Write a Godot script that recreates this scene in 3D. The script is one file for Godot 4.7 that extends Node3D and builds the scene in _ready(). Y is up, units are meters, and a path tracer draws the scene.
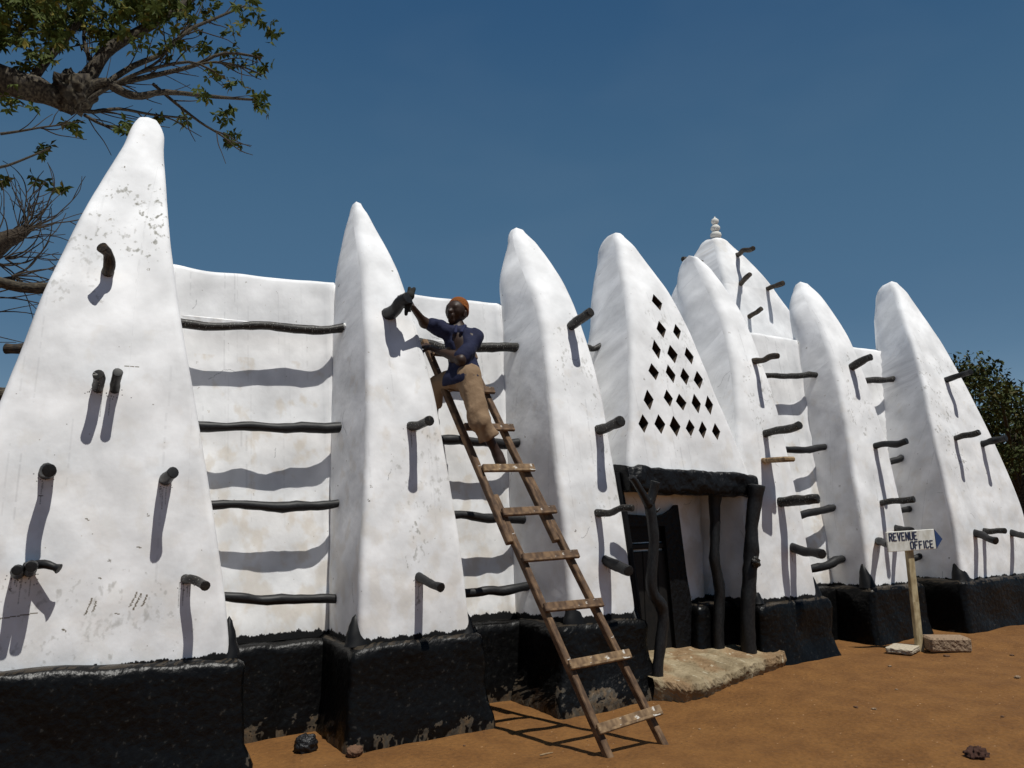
extends Node3D

const SUN := Vector3(0.10, 1.0, 0.40)          # towards the sun
var rng := RandomNumberGenerator.new()
var lump := FastNoiseLite.new()
var fine := FastNoiseLite.new()
var M := {}

# ---------------------------------------------------------------- helpers
func lin(r: float, g: float, b: float) -> Color:
	return Color(r, g, b).linear_to_srgb()

func mat(c: Color, rough := 0.8, alb: Texture2D = null, nrm: Texture2D = null, ns := 1.0) -> StandardMaterial3D:
	var m := StandardMaterial3D.new()
	m.albedo_color = c
	m.roughness = rough
	m.metallic_specular = 0.4
	if alb: m.albedo_texture = alb
	if nrm:
		m.normal_enabled = true
		m.normal_texture = nrm
		m.normal_scale = ns
	return m

func noise(seed_: int, freq: float, oct := 4) -> FastNoiseLite:
	var n := FastNoiseLite.new()
	n.seed = seed_
	n.noise_type = FastNoiseLite.TYPE_SIMPLEX_SMOOTH
	n.frequency = freq
	n.fractal_octaves = oct
	return n

func tex(img: Image) -> ImageTexture:
	img.generate_mipmaps()
	return ImageTexture.create_from_image(img)

func bump(seed_: int, freq: float, size: int, strength: float, oct := 4) -> ImageTexture:
	var im := noise(seed_, freq, oct).get_seamless_image(size, size)
	im.convert(Image.FORMAT_RGBA8)
	im.bump_map_to_normal_map(strength)
	return tex(im)

func interp(xs: Array, ys: Array, x: float) -> float:
	if x <= xs[0]: return ys[0]
	for i in range(1, xs.size()):
		if x <= xs[i]:
			return lerpf(ys[i - 1], ys[i], (x - xs[i - 1]) / (xs[i] - xs[i - 1]))
	return ys[xs.size() - 1]

func soft(xs: Array, ys: Array, x: float, w := 0.16) -> float:
	return (interp(xs, ys, x - w) + 2.0 * interp(xs, ys, x - w * 0.5) + 2.0 * interp(xs, ys, x) + 2.0 * interp(xs, ys, x + w * 0.5) + interp(xs, ys, x + w)) / 8.0

func add(node: Node3D, called: String, parent: Node) -> Node3D:
	var full := called
	var k := 0
	while parent.has_node(full):
		k += 1
		full = "%s_%03d" % [called, k]
	node.name = full
	parent.add_child(node, true)
	return node

func put(mesh: Mesh, m: Material, called: String, parent: Node) -> MeshInstance3D:
	var o := MeshInstance3D.new()
	o.mesh = mesh
	if m: o.material_override = m
	add(o, called, parent)
	return o

func tag(o: Node, label: String, category: String, group := "") -> void:
	o.set_meta("label", label)
	o.set_meta("category", category)
	if group != "": o.set_meta("group", group)

# rows of equal length -> smooth mesh; wrap joins the last column to the first (the last column repeats the first)
func grid(rows: Array, uvs: Array, wrap := false, hint = null, cap := false) -> ArrayMesh:
	var nr := rows.size()
	var nc: int = rows[0].size()
	var V := PackedVector3Array()
	var U := PackedVector2Array()
	for i in nr:
		V.append_array(rows[i])
		if uvs.size(): U.append_array(uvs[i])
	var I := PackedInt32Array()
	for i in nr - 1:
		for j in nc - 1:
			var a := i * nc + j
			var b := a + 1
			var c := a + nc
			var d := c + 1
			if not V[a].is_equal_approx(V[b]):
				I.append(a); I.append(b); I.append(c)
			if not V[c].is_equal_approx(V[d]):
				I.append(b); I.append(d); I.append(c)
	var capv := []
	if cap:
		for e in [0, nr - 1]:
			var first: int = e * nc
			if V[first].is_equal_approx(V[first + 1]): continue
			var mid := Vector3.ZERO
			for j in nc - 1: mid += V[first + j]
			mid /= nc - 1
			var at := V.size()
			V.append(mid)
			if uvs.size(): U.append(U[first])
			for j in nc - 1:
				V.append(V[first + j])
				if uvs.size(): U.append(U[first + j])
			for j in nc - 1:
				var p := at + 1 + j
				var q := at + 1 + (j + 1) % (nc - 1)
				if e == 0: I.append_array([p, at, q])
				else: I.append_array([p, q, at])
	var N := PackedVector3Array()
	N.resize(V.size())
	var ctr := Vector3.ZERO
	for v in V: ctr += v
	ctr /= V.size()
	var s := 0.0
	for t in range(0, I.size(), 3):
		var n := (V[I[t + 2]] - V[I[t]]).cross(V[I[t + 1]] - V[I[t]])
		N[I[t]] += n; N[I[t + 1]] += n; N[I[t + 2]] += n
		s += n.dot(V[I[t]] - ctr) if hint == null else n.dot(hint)
	if wrap:
		for i in nr:
			var n2 := N[i * nc] + N[i * nc + nc - 1]
			N[i * nc] = n2
			N[i * nc + nc - 1] = n2
	var f := 1.0 if s >= 0.0 else -1.0
	for i in N.size(): N[i] = (N[i] * f).normalized()
	if f < 0.0:
		for t in range(0, I.size(), 3):
			var k := I[t + 1]
			I[t + 1] = I[t + 2]
			I[t + 2] = k
	var A := []
	A.resize(Mesh.ARRAY_MAX)
	A[Mesh.ARRAY_VERTEX] = V
	A[Mesh.ARRAY_NORMAL] = N
	if uvs.size(): A[Mesh.ARRAY_TEX_UV] = U
	A[Mesh.ARRAY_INDEX] = I
	var am := ArrayMesh.new()
	am.add_surface_from_arrays(Mesh.PRIMITIVE_TRIANGLES, A)
	if uvs.size() and nr > 1:
		var st := SurfaceTool.new()
		st.create_from(am, 0)
		st.generate_tangents()
		am = st.commit()
	return am

# closed polygon in (x, z) with rounded corners; the first point is repeated at the end
func rounded(poly: Array, rad: Array, nc := 6, ne := 7) -> PackedVector2Array:
	var o := PackedVector2Array()
	var n := poly.size()
	for i in n:
		var p: Vector2 = poly[i]
		var a: Vector2 = poly[(i + n - 1) % n]
		var b: Vector2 = poly[(i + 1) % n]
		var ra: float = minf(rad[i], p.distance_to(a) * 0.46)
		var rb: float = minf(rad[i], p.distance_to(b) * 0.46)
		var s := p + (a - p).normalized() * ra
		var e := p + (b - p).normalized() * rb
		for k in nc:
			var t := float(k) / (nc - 1)
			o.append(s.lerp(p, t).lerp(p.lerp(e, t), t))
		var rn: float = minf(rad[(i + 1) % n], b.distance_to(p) * 0.46)
		var nx := b + (p - b).normalized() * rn
		for k in range(1, ne): o.append(e.lerp(nx, float(k) / ne))
	o.append(o[0])
	return o

# tube along points with radii; knobbly
func tube(pts: Array, rad: Array, sides := 10, rough := 0.0, seed_ := 0, sub := 3) -> ArrayMesh:
	var P := []
	var R := []
	var n := pts.size()
	for i in n - 1:
		var p0: Vector3 = pts[maxi(i - 1, 0)]
		var p1: Vector3 = pts[i]
		var p2: Vector3 = pts[i + 1]
		var p3: Vector3 = pts[mini(i + 2, n - 1)]
		for k in sub:
			var t := float(k) / sub
			P.append(p1.cubic_interpolate(p2, p0, p3, t))
			R.append(lerpf(rad[i], rad[i + 1], t))
	P.append(pts[n - 1]); R.append(rad[n - 1])
	var rows := []
	var uvs := []
	var d0: Vector3 = (P[1] - P[0]).normalized()
	var up := Vector3.UP if absf(d0.y) < 0.9 else Vector3.RIGHT
	var run := 0.0
	var m := P.size()
	for i in m:
		var d: Vector3 = (P[mini(i + 1, m - 1)] - P[maxi(i - 1, 0)]).normalized()
		var x := up.cross(d).normalized()
		up = d.cross(x).normalized()
		if i > 0: run += P[i].distance_to(P[i - 1])
		for e in ([0, 1] if (i == 0 or i == m - 1) else [1]):
			var row := PackedVector3Array()
			var uv := PackedVector2Array()
			for j in sides + 1:
				var an := TAU * (j % sides) / sides
				var dir := x * cos(an) + up * sin(an)
				var r: float = R[i]
				var q: Vector3 = P[i] + dir * r
				if rough > 0.0: r *= 1.0 + rough * fine.get_noise_3d(q.x * 90.0 + seed_ * 37.0, q.y * 90.0, q.z * 90.0)
				row.append(P[i] + dir * r)
				uv.append(Vector2(float(j) / sides, run * 3.0))
			if i == m - 1 and e == 0:
				rows.append(row); uvs.append(uv)
				var in_row := PackedVector3Array()
				for q in row: in_row.append(P[i] + (q - P[i]) * 0.9 + d * R[i] * 0.08)
				rows.append(in_row); uvs.append(uv)
			elif i == m - 1:
				var tip := PackedVector3Array()
				for q in row: tip.append(P[i] + d * R[i] * 0.07)
				rows.append(tip); uvs.append(uv)
			elif i == 0 and e == 0:
				var tip := PackedVector3Array()
				for q in row: tip.append(P[i])
				rows.append(tip); uvs.append(uv)
			else:
				rows.append(row); uvs.append(uv)
	return grid(rows, uvs, true)

# chamfered box centred on the origin
func slab(size: Vector3, b := 0.01) -> ArrayMesh:
	var st := SurfaceTool.new()
	st.begin(Mesh.PRIMITIVE_TRIANGLES)
	st.set_smooth_group(-1)
	var h := size * 0.5
	b = minf(b, minf(h.x, minf(h.y, h.z)) * 0.6)
	var faces := []
	for ax in 3:
		for s in [-1.0, 1.0]:
			var q := []
			for c in [Vector2(-1, -1), Vector2(1, -1), Vector2(1, 1), Vector2(-1, 1)]:
				var v := Vector3.ZERO
				v[ax] = s * h[ax]
				v[(ax + 1) % 3] = c.x * (h[(ax + 1) % 3] - b)
				v[(ax + 2) % 3] = c.y * (h[(ax + 2) % 3] - b)
				q.append(v)
			faces.append(q)
	for ax in 3:                      # edges along ax
		var u := (ax + 1) % 3
		var w := (ax + 2) % 3
		for su in [-1.0, 1.0]:
			for sw in [-1.0, 1.0]:
				var q := []
				for e in [[-1.0, 0], [1.0, 0], [1.0, 1], [-1.0, 1]]:
					var v := Vector3.ZERO
					v[ax] = e[0] * (h[ax] - b)
					v[u] = su * (h[u] if e[1] == 0 else h[u] - b)
					v[w] = sw * (h[w] - b if e[1] == 0 else h[w])
					q.append(v)
				faces.append(q)
	for sx in [-1.0, 1.0]:
		for sy in [-1.0, 1.0]:
			for sz in [-1.0, 1.0]:
				faces.append([Vector3(sx * h.x, sy * (h.y - b), sz * (h.z - b)), Vector3(sx * (h.x - b), sy * h.y, sz * (h.z - b)), Vector3(sx * (h.x - b), sy * (h.y - b), sz * h.z)])
	for q in faces:
		var c := Vector3.ZERO
		for v in q: c += v
		var n: Vector3 = (q[2] - q[0]).cross(q[1] - q[0])
		var order := range(q.size()) if n.dot(c) > 0 else range(q.size() - 1, -1, -1)
		for k in range(1, q.size() - 1):
			for idx in [order[0], order[k], order[k + 1]]:
				var v: Vector3 = q[idx]
				st.set_uv(Vector2(v.x + v.z * 0.3, v.y + v.z))
				st.add_vertex(v)
	st.generate_normals()
	st.generate_tangents()
	return st.commit()

# a plank between two points
func plank(a: Vector3, b: Vector3, w: float, t: float, facing: Vector3, m: Material, called: String, parent: Node) -> MeshInstance3D:
	var d := (b - a).normalized()
	var z := (facing - d * facing.dot(d)).normalized()
	var x := d.cross(z).normalized()
	var o := put(slab(Vector3(w, a.distance_to(b), t), 0.006), m, called, parent)
	o.transform = Transform3D(Basis(x, d, z), (a + b) * 0.5)
	return o

# irregular flattened rock: a sphere pushed about by noise
func rock(size: Vector3, rough: float, seed_: int, box := 0.0, nr := 14, nc := 22) -> ArrayMesh:
	var rows := []
	var uvs := []
	for i in nr + 1:
		var th := PI * i / nr
		var row := PackedVector3Array()
		var uv := PackedVector2Array()
		for j in nc + 1:
			var ph := TAU * (j % nc) / nc
			var d := Vector3(sin(th) * cos(ph), cos(th), sin(th) * sin(ph))
			if i == 0 or i == nr: d = Vector3(0, 1 if i == 0 else -1, 0)
			var k := maxf(absf(d.x), maxf(absf(d.y), absf(d.z)))
			var e: Vector3 = d.lerp(d / k, box)
			e *= 1.0 + rough * fine.get_noise_3d(d.x * 60.0 + seed_ * 91.0, d.y * 60.0, d.z * 60.0) + rough * 1.4 * lump.get_noise_3d(d.x * 40.0, d.y * 40.0 + seed_ * 57.0, d.z * 40.0)
			row.append(e * size * 0.5)
			uv.append(Vector2(float(j) / nc, float(i) / nr))
		rows.append(row); uvs.append(uv)
	return grid(rows, uvs, true)

# ---- smooth-union field of tapered capsules, meshed as surface nets
func nets(bones: Array, cell: float, k: float, cuts: Array, st: SurfaceTool, wob := 0.0) -> void:
	var lo := Vector3.INF
	var hi := -Vector3.INF
	for b in bones:
		var r: float = maxf(b[2], b[3]) + k + cell * 2.0
		lo = lo.min(b[0] - Vector3.ONE * r).min(b[1] - Vector3.ONE * r)
		hi = hi.max(b[0] + Vector3.ONE * r).max(b[1] + Vector3.ONE * r)
	var nx := int((hi.x - lo.x) / cell) + 2
	var ny := int((hi.y - lo.y) / cell) + 2
	var nz := int((hi.z - lo.z) / cell) + 2
	var F := PackedFloat32Array()
	F.resize(nx * ny * nz)
	F.fill(1.0)
	for b in bones:
		var a: Vector3 = b[0]
		var ab: Vector3 = b[1] - a
		var L := maxf(ab.length_squared(), 1e-9)
		var r0: float = b[2]
		var dr: float = b[3] - r0
		var sq: Vector3 = b[4] if b.size() > 4 else Vector3.ONE
		var r: float = maxf(b[2], b[3]) + k + cell * 2.0
		var bl: Vector3 = (a.min(b[1]) - Vector3.ONE * r - lo) / cell
		var bh: Vector3 = (a.max(b[1]) + Vector3.ONE * r - lo) / cell
		for z in range(maxi(int(bl.z), 0), mini(int(bh.z) + 1, nz)):
			for y in range(maxi(int(bl.y), 0), mini(int(bh.y) + 1, ny)):
				var at := (z * ny + y) * nx
				for x in range(maxi(int(bl.x), 0), mini(int(bh.x) + 1, nx)):
					var p := lo + Vector3(x, y, z) * cell
					var ap := p - a
					var t := clampf(ap.dot(ab) / L, 0.0, 1.0)
					var d := ((ap - ab * t) * sq).length() - r0 - dr * t
					var f := F[at + x]
					var h := maxf(k - absf(f - d), 0.0) / k
					F[at + x] = minf(f, d) - h * h * k * 0.25
	if wob > 0.0 or cuts.size():
		for z in nz:
			for y in ny:
				for x in nx:
					var at := (z * ny + y) * nx + x
					if F[at] > 0.1: continue
					var p := lo + Vector3(x, y, z) * cell
					if wob > 0.0: F[at] += wob * fine.get_noise_3d(p.x * 150.0, p.y * 70.0, p.z * 150.0)
					for c in cuts: F[at] = maxf(F[at], (p - c[0]).dot(c[1]))
	var idx := {}
	var V := PackedVector3Array()
	var off := [0, 1, nx, nx + 1, nx * ny, nx * ny + 1, nx * ny + nx, nx * ny + nx + 1]
	var dv := [Vector3(0, 0, 0), Vector3(1, 0, 0), Vector3(0, 1, 0), Vector3(1, 1, 0), Vector3(0, 0, 1), Vector3(1, 0, 1), Vector3(0, 1, 1), Vector3(1, 1, 1)]
	var ed := [[0, 1], [2, 3], [4, 5], [6, 7], [0, 2], [1, 3], [4, 6], [5, 7], [0, 4], [1, 5], [2, 6], [3, 7]]
	for z in nz - 1:
		for y in ny - 1:
			for x in nx - 1:
				var at := (z * ny + y) * nx + x
				if absf(F[at]) > cell * 2.2: continue
				var m := 0
				for q in 8:
					if F[at + off[q]] < 0.0: m += 1
				if m == 0 or m == 8: continue
				var s := Vector3.ZERO
				var c := 0
				for e in ed:
					var fa := F[at + off[e[0]]]
					var fb := F[at + off[e[1]]]
					if (fa < 0.0) != (fb < 0.0):
						s += dv[e[0]].lerp(dv[e[1]], fa / (fa - fb))
						c += 1
				idx[at] = V.size()
				V.append(lo + (Vector3(x, y, z) + s / c) * cell)
	var steps := [1, nx, nx * ny]
	var T := PackedInt32Array()
	for at in idx:
		for ax in 3:
			var a0 := F[at]
			var a1 := F[at + steps[ax]]
			if (a0 < 0.0) == (a1 < 0.0): continue
			var u: int = steps[(ax + 1) % 3]
			var w: int = steps[(ax + 2) % 3]
			if not (idx.has(at - u) and idx.has(at - w) and idx.has(at - u - w)): continue
			var q := [idx[at], idx[at - u], idx[at - u - w], idx[at - w]]
			if a0 < 0.0: T.append_array([q[0], q[2], q[1], q[0], q[3], q[2]])
			else: T.append_array([q[0], q[1], q[2], q[0], q[2], q[3]])
	var N := PackedVector3Array()
	N.resize(V.size())
	for t in range(0, T.size(), 3):
		var n := (V[T[t + 2]] - V[T[t]]).cross(V[T[t + 1]] - V[T[t]])
		for j in 3: N[T[t + j]] += n
	for t in T:
		st.set_normal(N[t].normalized())
		st.set_uv(Vector2(V[t].x * 3.0 + V[t].z * 2.0, V[t].y * 3.0))
		st.add_vertex(V[t])

# ---------------------------------------------------------------- surfaces
# whitewash over mud: 4 m round the buttress by 5 m of height, 5 mm a pixel
func wash(seed_: int, stain: float, marks: Array, pale := 1.82, foot := true) -> ImageTexture:
	var r := RandomNumberGenerator.new()
	r.seed = seed_
	var W := 800
	var H := 1000
	var im := noise(seed_, 0.011, 5).get_image(W, H)
	im.convert(Image.FORMAT_RGB8)
	im.adjust_bcs(1.0, 0.09, 1.0)
	im.adjust_bcs(pale, 1.0, 1.0)
	var sn := noise(seed_ + 5, 0.016, 5)
	# earth splashed and seeped into the lower wash, in patches
	for y in range(int(H * 0.42), int(H * 0.88)):
		var low := smoothstep(0.42, 0.86, float(y) / H)
		for x in range(0, W):
			var n := sn.get_noise_2d(x * 1.3, y)
			var a := smoothstep(0.62 - low * 0.42 - stain * 0.2, 0.95 - low * 0.3, n + 0.35) * stain
			if a > 0.01:
				im.set_pixel(x, y, im.get_pixel(x, y).lerp(Color(0.74, 0.67, 0.57), a))
	# flecks where the wash has come off, small pits
	for i in 240:
		var px := r.randi_range(0, W - 5)
		var py := r.randi_range(0, H - 5)
		var g := r.randf_range(0.42, 0.78)
		var s := 1 if r.randf() < 0.75 else r.randi_range(2, 3)
		for q in s * s:
			im.set_pixel(px + r.randi_range(0, s), py + r.randi_range(0, s), Color(g, g * 0.96, g * 0.9))
	# grey weathering drawn down the face by rain
	for i in 60:
		var px := r.randi_range(3, W - 4)
		var py := r.randi_range(60, 620)
		var ln := r.randi_range(40, 240)
		var wd := r.randi_range(1, 3)
		var st := r.randf_range(0.015, 0.06)
		for y in range(py, mini(py + ln, H)):
			if sn.get_noise_2d(px * 9.0, y * 3.0) < -0.15: continue
			for x in range(px, px + wd): im.set_pixel(x, y, im.get_pixel(x, y).darkened(st))
	# hair cracks
	for i in 9:
		var px := r.randf_range(60, W - 60)
		var py := r.randf_range(200, H - 150)
		var an := r.randf_range(0.9, 2.2) if r.randf() < 0.6 else r.randf_range(-0.4, 0.4)
		for s in r.randi_range(14, 60):
			an += r.randf_range(-0.35, 0.35)
			px += cos(an); py += sin(an)
			if px > 0 and py > 0 and px < W - 1 and py < H - 1:
				im.set_pixel(int(px), int(py), im.get_pixel(int(px), int(py)).darkened(r.randf_range(0.08, 0.35)))
	var rag := noise(seed_ + 9, 0.05, 4)
	for x in (W if foot else 0):
		var edge := 0.712 + rag.get_noise_1d(x * 1.0) * 0.022 + rag.get_noise_1d(x * 6.0 + 700.0) * 0.012
		for y in range(int((1.0 - edge / 5.0) * H), int(H * 0.9)): im.set_pixel(x, y, Color(0.05, 0.05, 0.052))
	for m in marks:
		var cx := int((0.5 + m[1] / 4.0) * W)
		var cy := int((1.0 - m[2] / 5.0) * H)
		if m[0] == "scuff":                     # wash rubbed off in a ragged patch
			var rx := int(m[3] * 200.0)
			var ry := int(m[4] * 200.0)
			for y in range(maxi(cy - ry, 0), mini(cy + ry, H)):
				for x in range(maxi(cx - rx, 0), mini(cx + rx, W)):
					var d := Vector2(float(x - cx) / rx, float(y - cy) / ry).length()
					var n := sn.get_noise_2d(x * 6.5 + 300.0, y * 4.6) * 0.8 + sn.get_noise_2d(x * 1.6, y * 1.6 + 99.0) * 0.7
					if d < 1.0 and n > 0.18 + d * 0.3:
						im.set_pixel(x, y, im.get_pixel(x, y).lerp(Color(0.42, 0.41, 0.37), minf(1.0, (n - 0.16) * 1.6) * m[5]))
		elif m[0] == "drip":                    # black paint run down from a pole
			for k in int(m[3]):
				var x := cx + r.randi_range(-7, 7)
				var y0 := cy + r.randi_range(-2, 8)
				for s in r.randi_range(6, 34):
					if y0 + s < H and x > 0 and x < W: im.set_pixel(x, y0 + s, im.get_pixel(x, y0 + s).lerp(Color(0.2, 0.2, 0.2), r.randf_range(0.1, 0.5)))
			for s in 16:
				var x := cx + int(r.randfn(0, 7))
				var y := cy + int(r.randfn(0, 5))
				if y > 0 and y < H - 1 and x > 0 and x < W - 1: im.set_pixel(x, y, Color(0.16, 0.16, 0.15))
		elif m[0] == "gouge":                   # a scratch down to the mud
			var an: float = m[3]
			for s in int(m[4]):
				var x := cx + int(cos(an) * s + r.randf() * 1.3)
				var y := cy + int(sin(an) * s)
				if y > 0 and y < H - 2 and x > 0 and x < W - 2:
					im.set_pixel(x, y, Color(0.36, 0.33, 0.28))
					if r.randf() < 0.5: im.set_pixel(x + 1, y, Color(0.5, 0.47, 0.42))
	return tex(im)

# black paint over mud, worn away to earth along the foot: 4 m by 0.8 m
func bitumen(seed_: int, worn: float) -> ImageTexture:
	var W := 800
	var H := 160
	var im := Image.create(W, H, false, Image.FORMAT_RGB8)
	var a := noise(seed_, 0.02, 4)
	var b := noise(seed_ + 1, 0.09, 3)
	for y in H:
		var h := 1.0 - float(y) / H
		for x in W:
			var n := a.get_noise_2d(x, y * 1.6)
			var f := b.get_noise_2d(x, y)
			var c := Color(0.03, 0.03, 0.032).lerp(Color(0.06, 0.06, 0.058), clampf(f + 0.4, 0, 1))
			if f > 0.56: c = Color(0.16, 0.15, 0.14)
			if n * 0.5 + f * 0.25 - (h - 0.17) * 1.9 > 0.36 - worn * 0.36: c = Color(0.40, 0.33, 0.25).lerp(Color(0.27, 0.25, 0.22), clampf(f + 0.6, 0, 1))
			if h > 0.835 and f + n > -0.05: c = Color(0.30, 0.26, 0.21).lerp(c, 0.35)
			im.set_pixel(x, y, c)
	return tex(im)

func strip_bump() -> ImageTexture:
	var im := noise(17, 0.03, 5).get_image(1600, 320)
	im.convert(Image.FORMAT_RGBA8)
	im.bump_map_to_normal_map(6.0)
	return tex(im)

func earth_tex() -> ImageTexture:
	var W := 1024
	var a := noise(71, 0.006, 5).get_seamless_image(W, W)
	var b := noise(72, 0.05, 4).get_seamless_image(W, W)
	var im := Image.create(W, W, false, Image.FORMAT_RGB8)
	var da := a.get_data()
	var db := b.get_data()
	var o := PackedByteArray()
	o.resize(W * W * 3)
	for i in W * W:
		var n := da[i] / 255.0
		var f := db[i] / 255.0
		var k := 0.86 + 0.20 * n + 0.18 * (f - 0.5)
		if f > 0.83: k *= 0.82
		o[i * 3] = int(clampf(0.442 * k, 0, 1) * 255)
		o[i * 3 + 1] = int(clampf((0.290 + 0.015 * n) * k, 0, 1) * 255)
		o[i * 3 + 2] = int(clampf((0.128 + 0.022 * n) * k, 0, 1) * 255)
	im.set_data(W, W, false, Image.FORMAT_RGB8, o)
	var r := RandomNumberGenerator.new()
	r.seed = 5
	for i in 1500:
		var x := r.randi_range(1, W - 3)
		var y := r.randi_range(1, W - 3)
		var c := Color(0.24, 0.15, 0.10) if r.randf() < 0.6 else Color(0.66, 0.53, 0.40)
		var big := r.randf() < 0.12
		for dy in (r.randi_range(2, 4) if big else 1):
			for dx in (r.randi_range(2, 6) if big else r.randi_range(1, 2)): im.set_pixel(mini(x + dx, W - 1), mini(y + dy, W - 1), c)
	return tex(im)

func wood_tex(seed_: int, base: Color, dark: Color, paint: float) -> ImageTexture:
	var W := 128
	var H := 512
	var im := Image.create(W, H, false, Image.FORMAT_RGB8)
	var a := noise(seed_, 0.03, 4)
	var b := noise(seed_ + 3, 0.02, 4)
	for y in H:
		for x in W:
			var n := a.get_noise_2d(x * 4.0, y * 0.45)
			var c := base.lerp(dark, clampf(0.5 + n * 1.1, 0, 1))
			if paint > 0.0 and b.get_noise_2d(x * 3.0, y * 2.0) > 0.62 - paint: c = c.lerp(Color(0.85, 0.85, 0.83), 0.8)
			im.set_pixel(x, y, c)
	return tex(im)

func make_materials() -> void:
	M.plaster_n = bump(11, 0.02, 1024, 4.0, 5)
	M.rough_n = bump(12, 0.035, 1024, 9.0, 4)
	M.wall = mat(Color.WHITE, 0.88, wash(101, 0.30, [], 1.76), M.plaster_n, 0.15)
	M.plain = mat(Color.WHITE, 0.88, wash(102, 0.12, [], 1.82, false), M.plaster_n, 0.15)
	M.porch = mat(Color.WHITE, 0.88, wash(103, 0.25, []), M.plaster_n, 0.15)
	M.strip_n = strip_bump()
	M.paint = mat(Color.WHITE, 0.36, bitumen(201, 0.15), M.strip_n, 0.35)
	M.paint_worn = mat(Color.WHITE, 0.42, bitumen(202, 0.75), M.strip_n, 0.6)
	M.paint_mid = mat(Color.WHITE, 0.40, bitumen(203, 0.4), M.strip_n, 0.35)
	for q in [M.paint, M.paint_worn, M.paint_mid]: q.metallic_specular = 0.3
	M.black = mat(lin(0.006, 0.006, 0.0065), 0.45, null, M.rough_n, 0.4)
	M.black.metallic_specular = 0.3
	M.pole = mat(Color.WHITE, 0.5, wood_tex(31, Color(0.14, 0.14, 0.14), Color(0.08, 0.08, 0.085), 0.0), null)
	M.pole_brown = mat(Color.WHITE, 0.7, wood_tex(32, Color(0.30, 0.25, 0.19), Color(0.12, 0.11, 0.10), 0.0), null)
	M.pole_flecked = mat(Color.WHITE, 0.5, wood_tex(33, Color(0.20, 0.18, 0.15), Color(0.09, 0.09, 0.09), 0.12), null)
	M.pale_wood = mat(Color.WHITE, 0.8, wood_tex(34, Color(0.66, 0.56, 0.42), Color(0.40, 0.32, 0.23), 0.0), null)
	M.post_wood = mat(Color.WHITE, 0.85, wood_tex(37, Color(0.74, 0.68, 0.54), Color(0.58, 0.51, 0.38), 0.0), null)
	M.ladder = mat(Color.WHITE, 0.75, wood_tex(35, Color(0.47, 0.37, 0.27), Color(0.27, 0.20, 0.145), 0.05), null)
	M.ladder_pale = mat(Color.WHITE, 0.78, wood_tex(36, Color(0.56, 0.46, 0.34), Color(0.36, 0.28, 0.20), 0.16), null)
	M.earth_n = bump(13, 0.04, 1024, 6.0, 5)
	M.earth = mat(Color.WHITE, 0.95, earth_tex(), M.earth_n, 0.6)
	M.stone_n = bump(14, 0.03, 512, 8.0, 5)
	M.bark = mat(Color.WHITE, 0.9, wood_tex(41, Color(0.36, 0.33, 0.27), Color(0.15, 0.13, 0.11), 0.0), null)
	M.bare = mat(Color.WHITE, 0.9, wood_tex(42, Color(0.28, 0.24, 0.19), Color(0.17, 0.14, 0.11), 0.0), null)
	M.skin = mat(lin(0.035, 0.018, 0.011), 0.5)
	M.white_tip = mat(lin(0.75, 0.75, 0.72), 0.85)
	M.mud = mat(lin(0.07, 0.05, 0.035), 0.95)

# ---------------------------------------------------------------- the mosque
const ZY := [0.7, 1.0, 1.5, 2.0, 2.5, 3.0, 3.5, 3.8, 4.1, 4.3, 4.5, 4.9]
const ZZ := [-0.1, -0.12, -0.17, -0.26, -0.36, -0.5, -0.7, -0.85, -1.05, -1.17, -1.3, -1.5]
const YS := [0.5, 1.2, 1.7, 2.2, 2.7, 3.1, 3.5, 3.8, 4.1, 4.3, 4.5]

func wall_z(y: float) -> float:
	return lerpf(-0.82, -1.25, clampf((y - 0.7) / 2.8, 0.0, 1.25))

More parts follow.
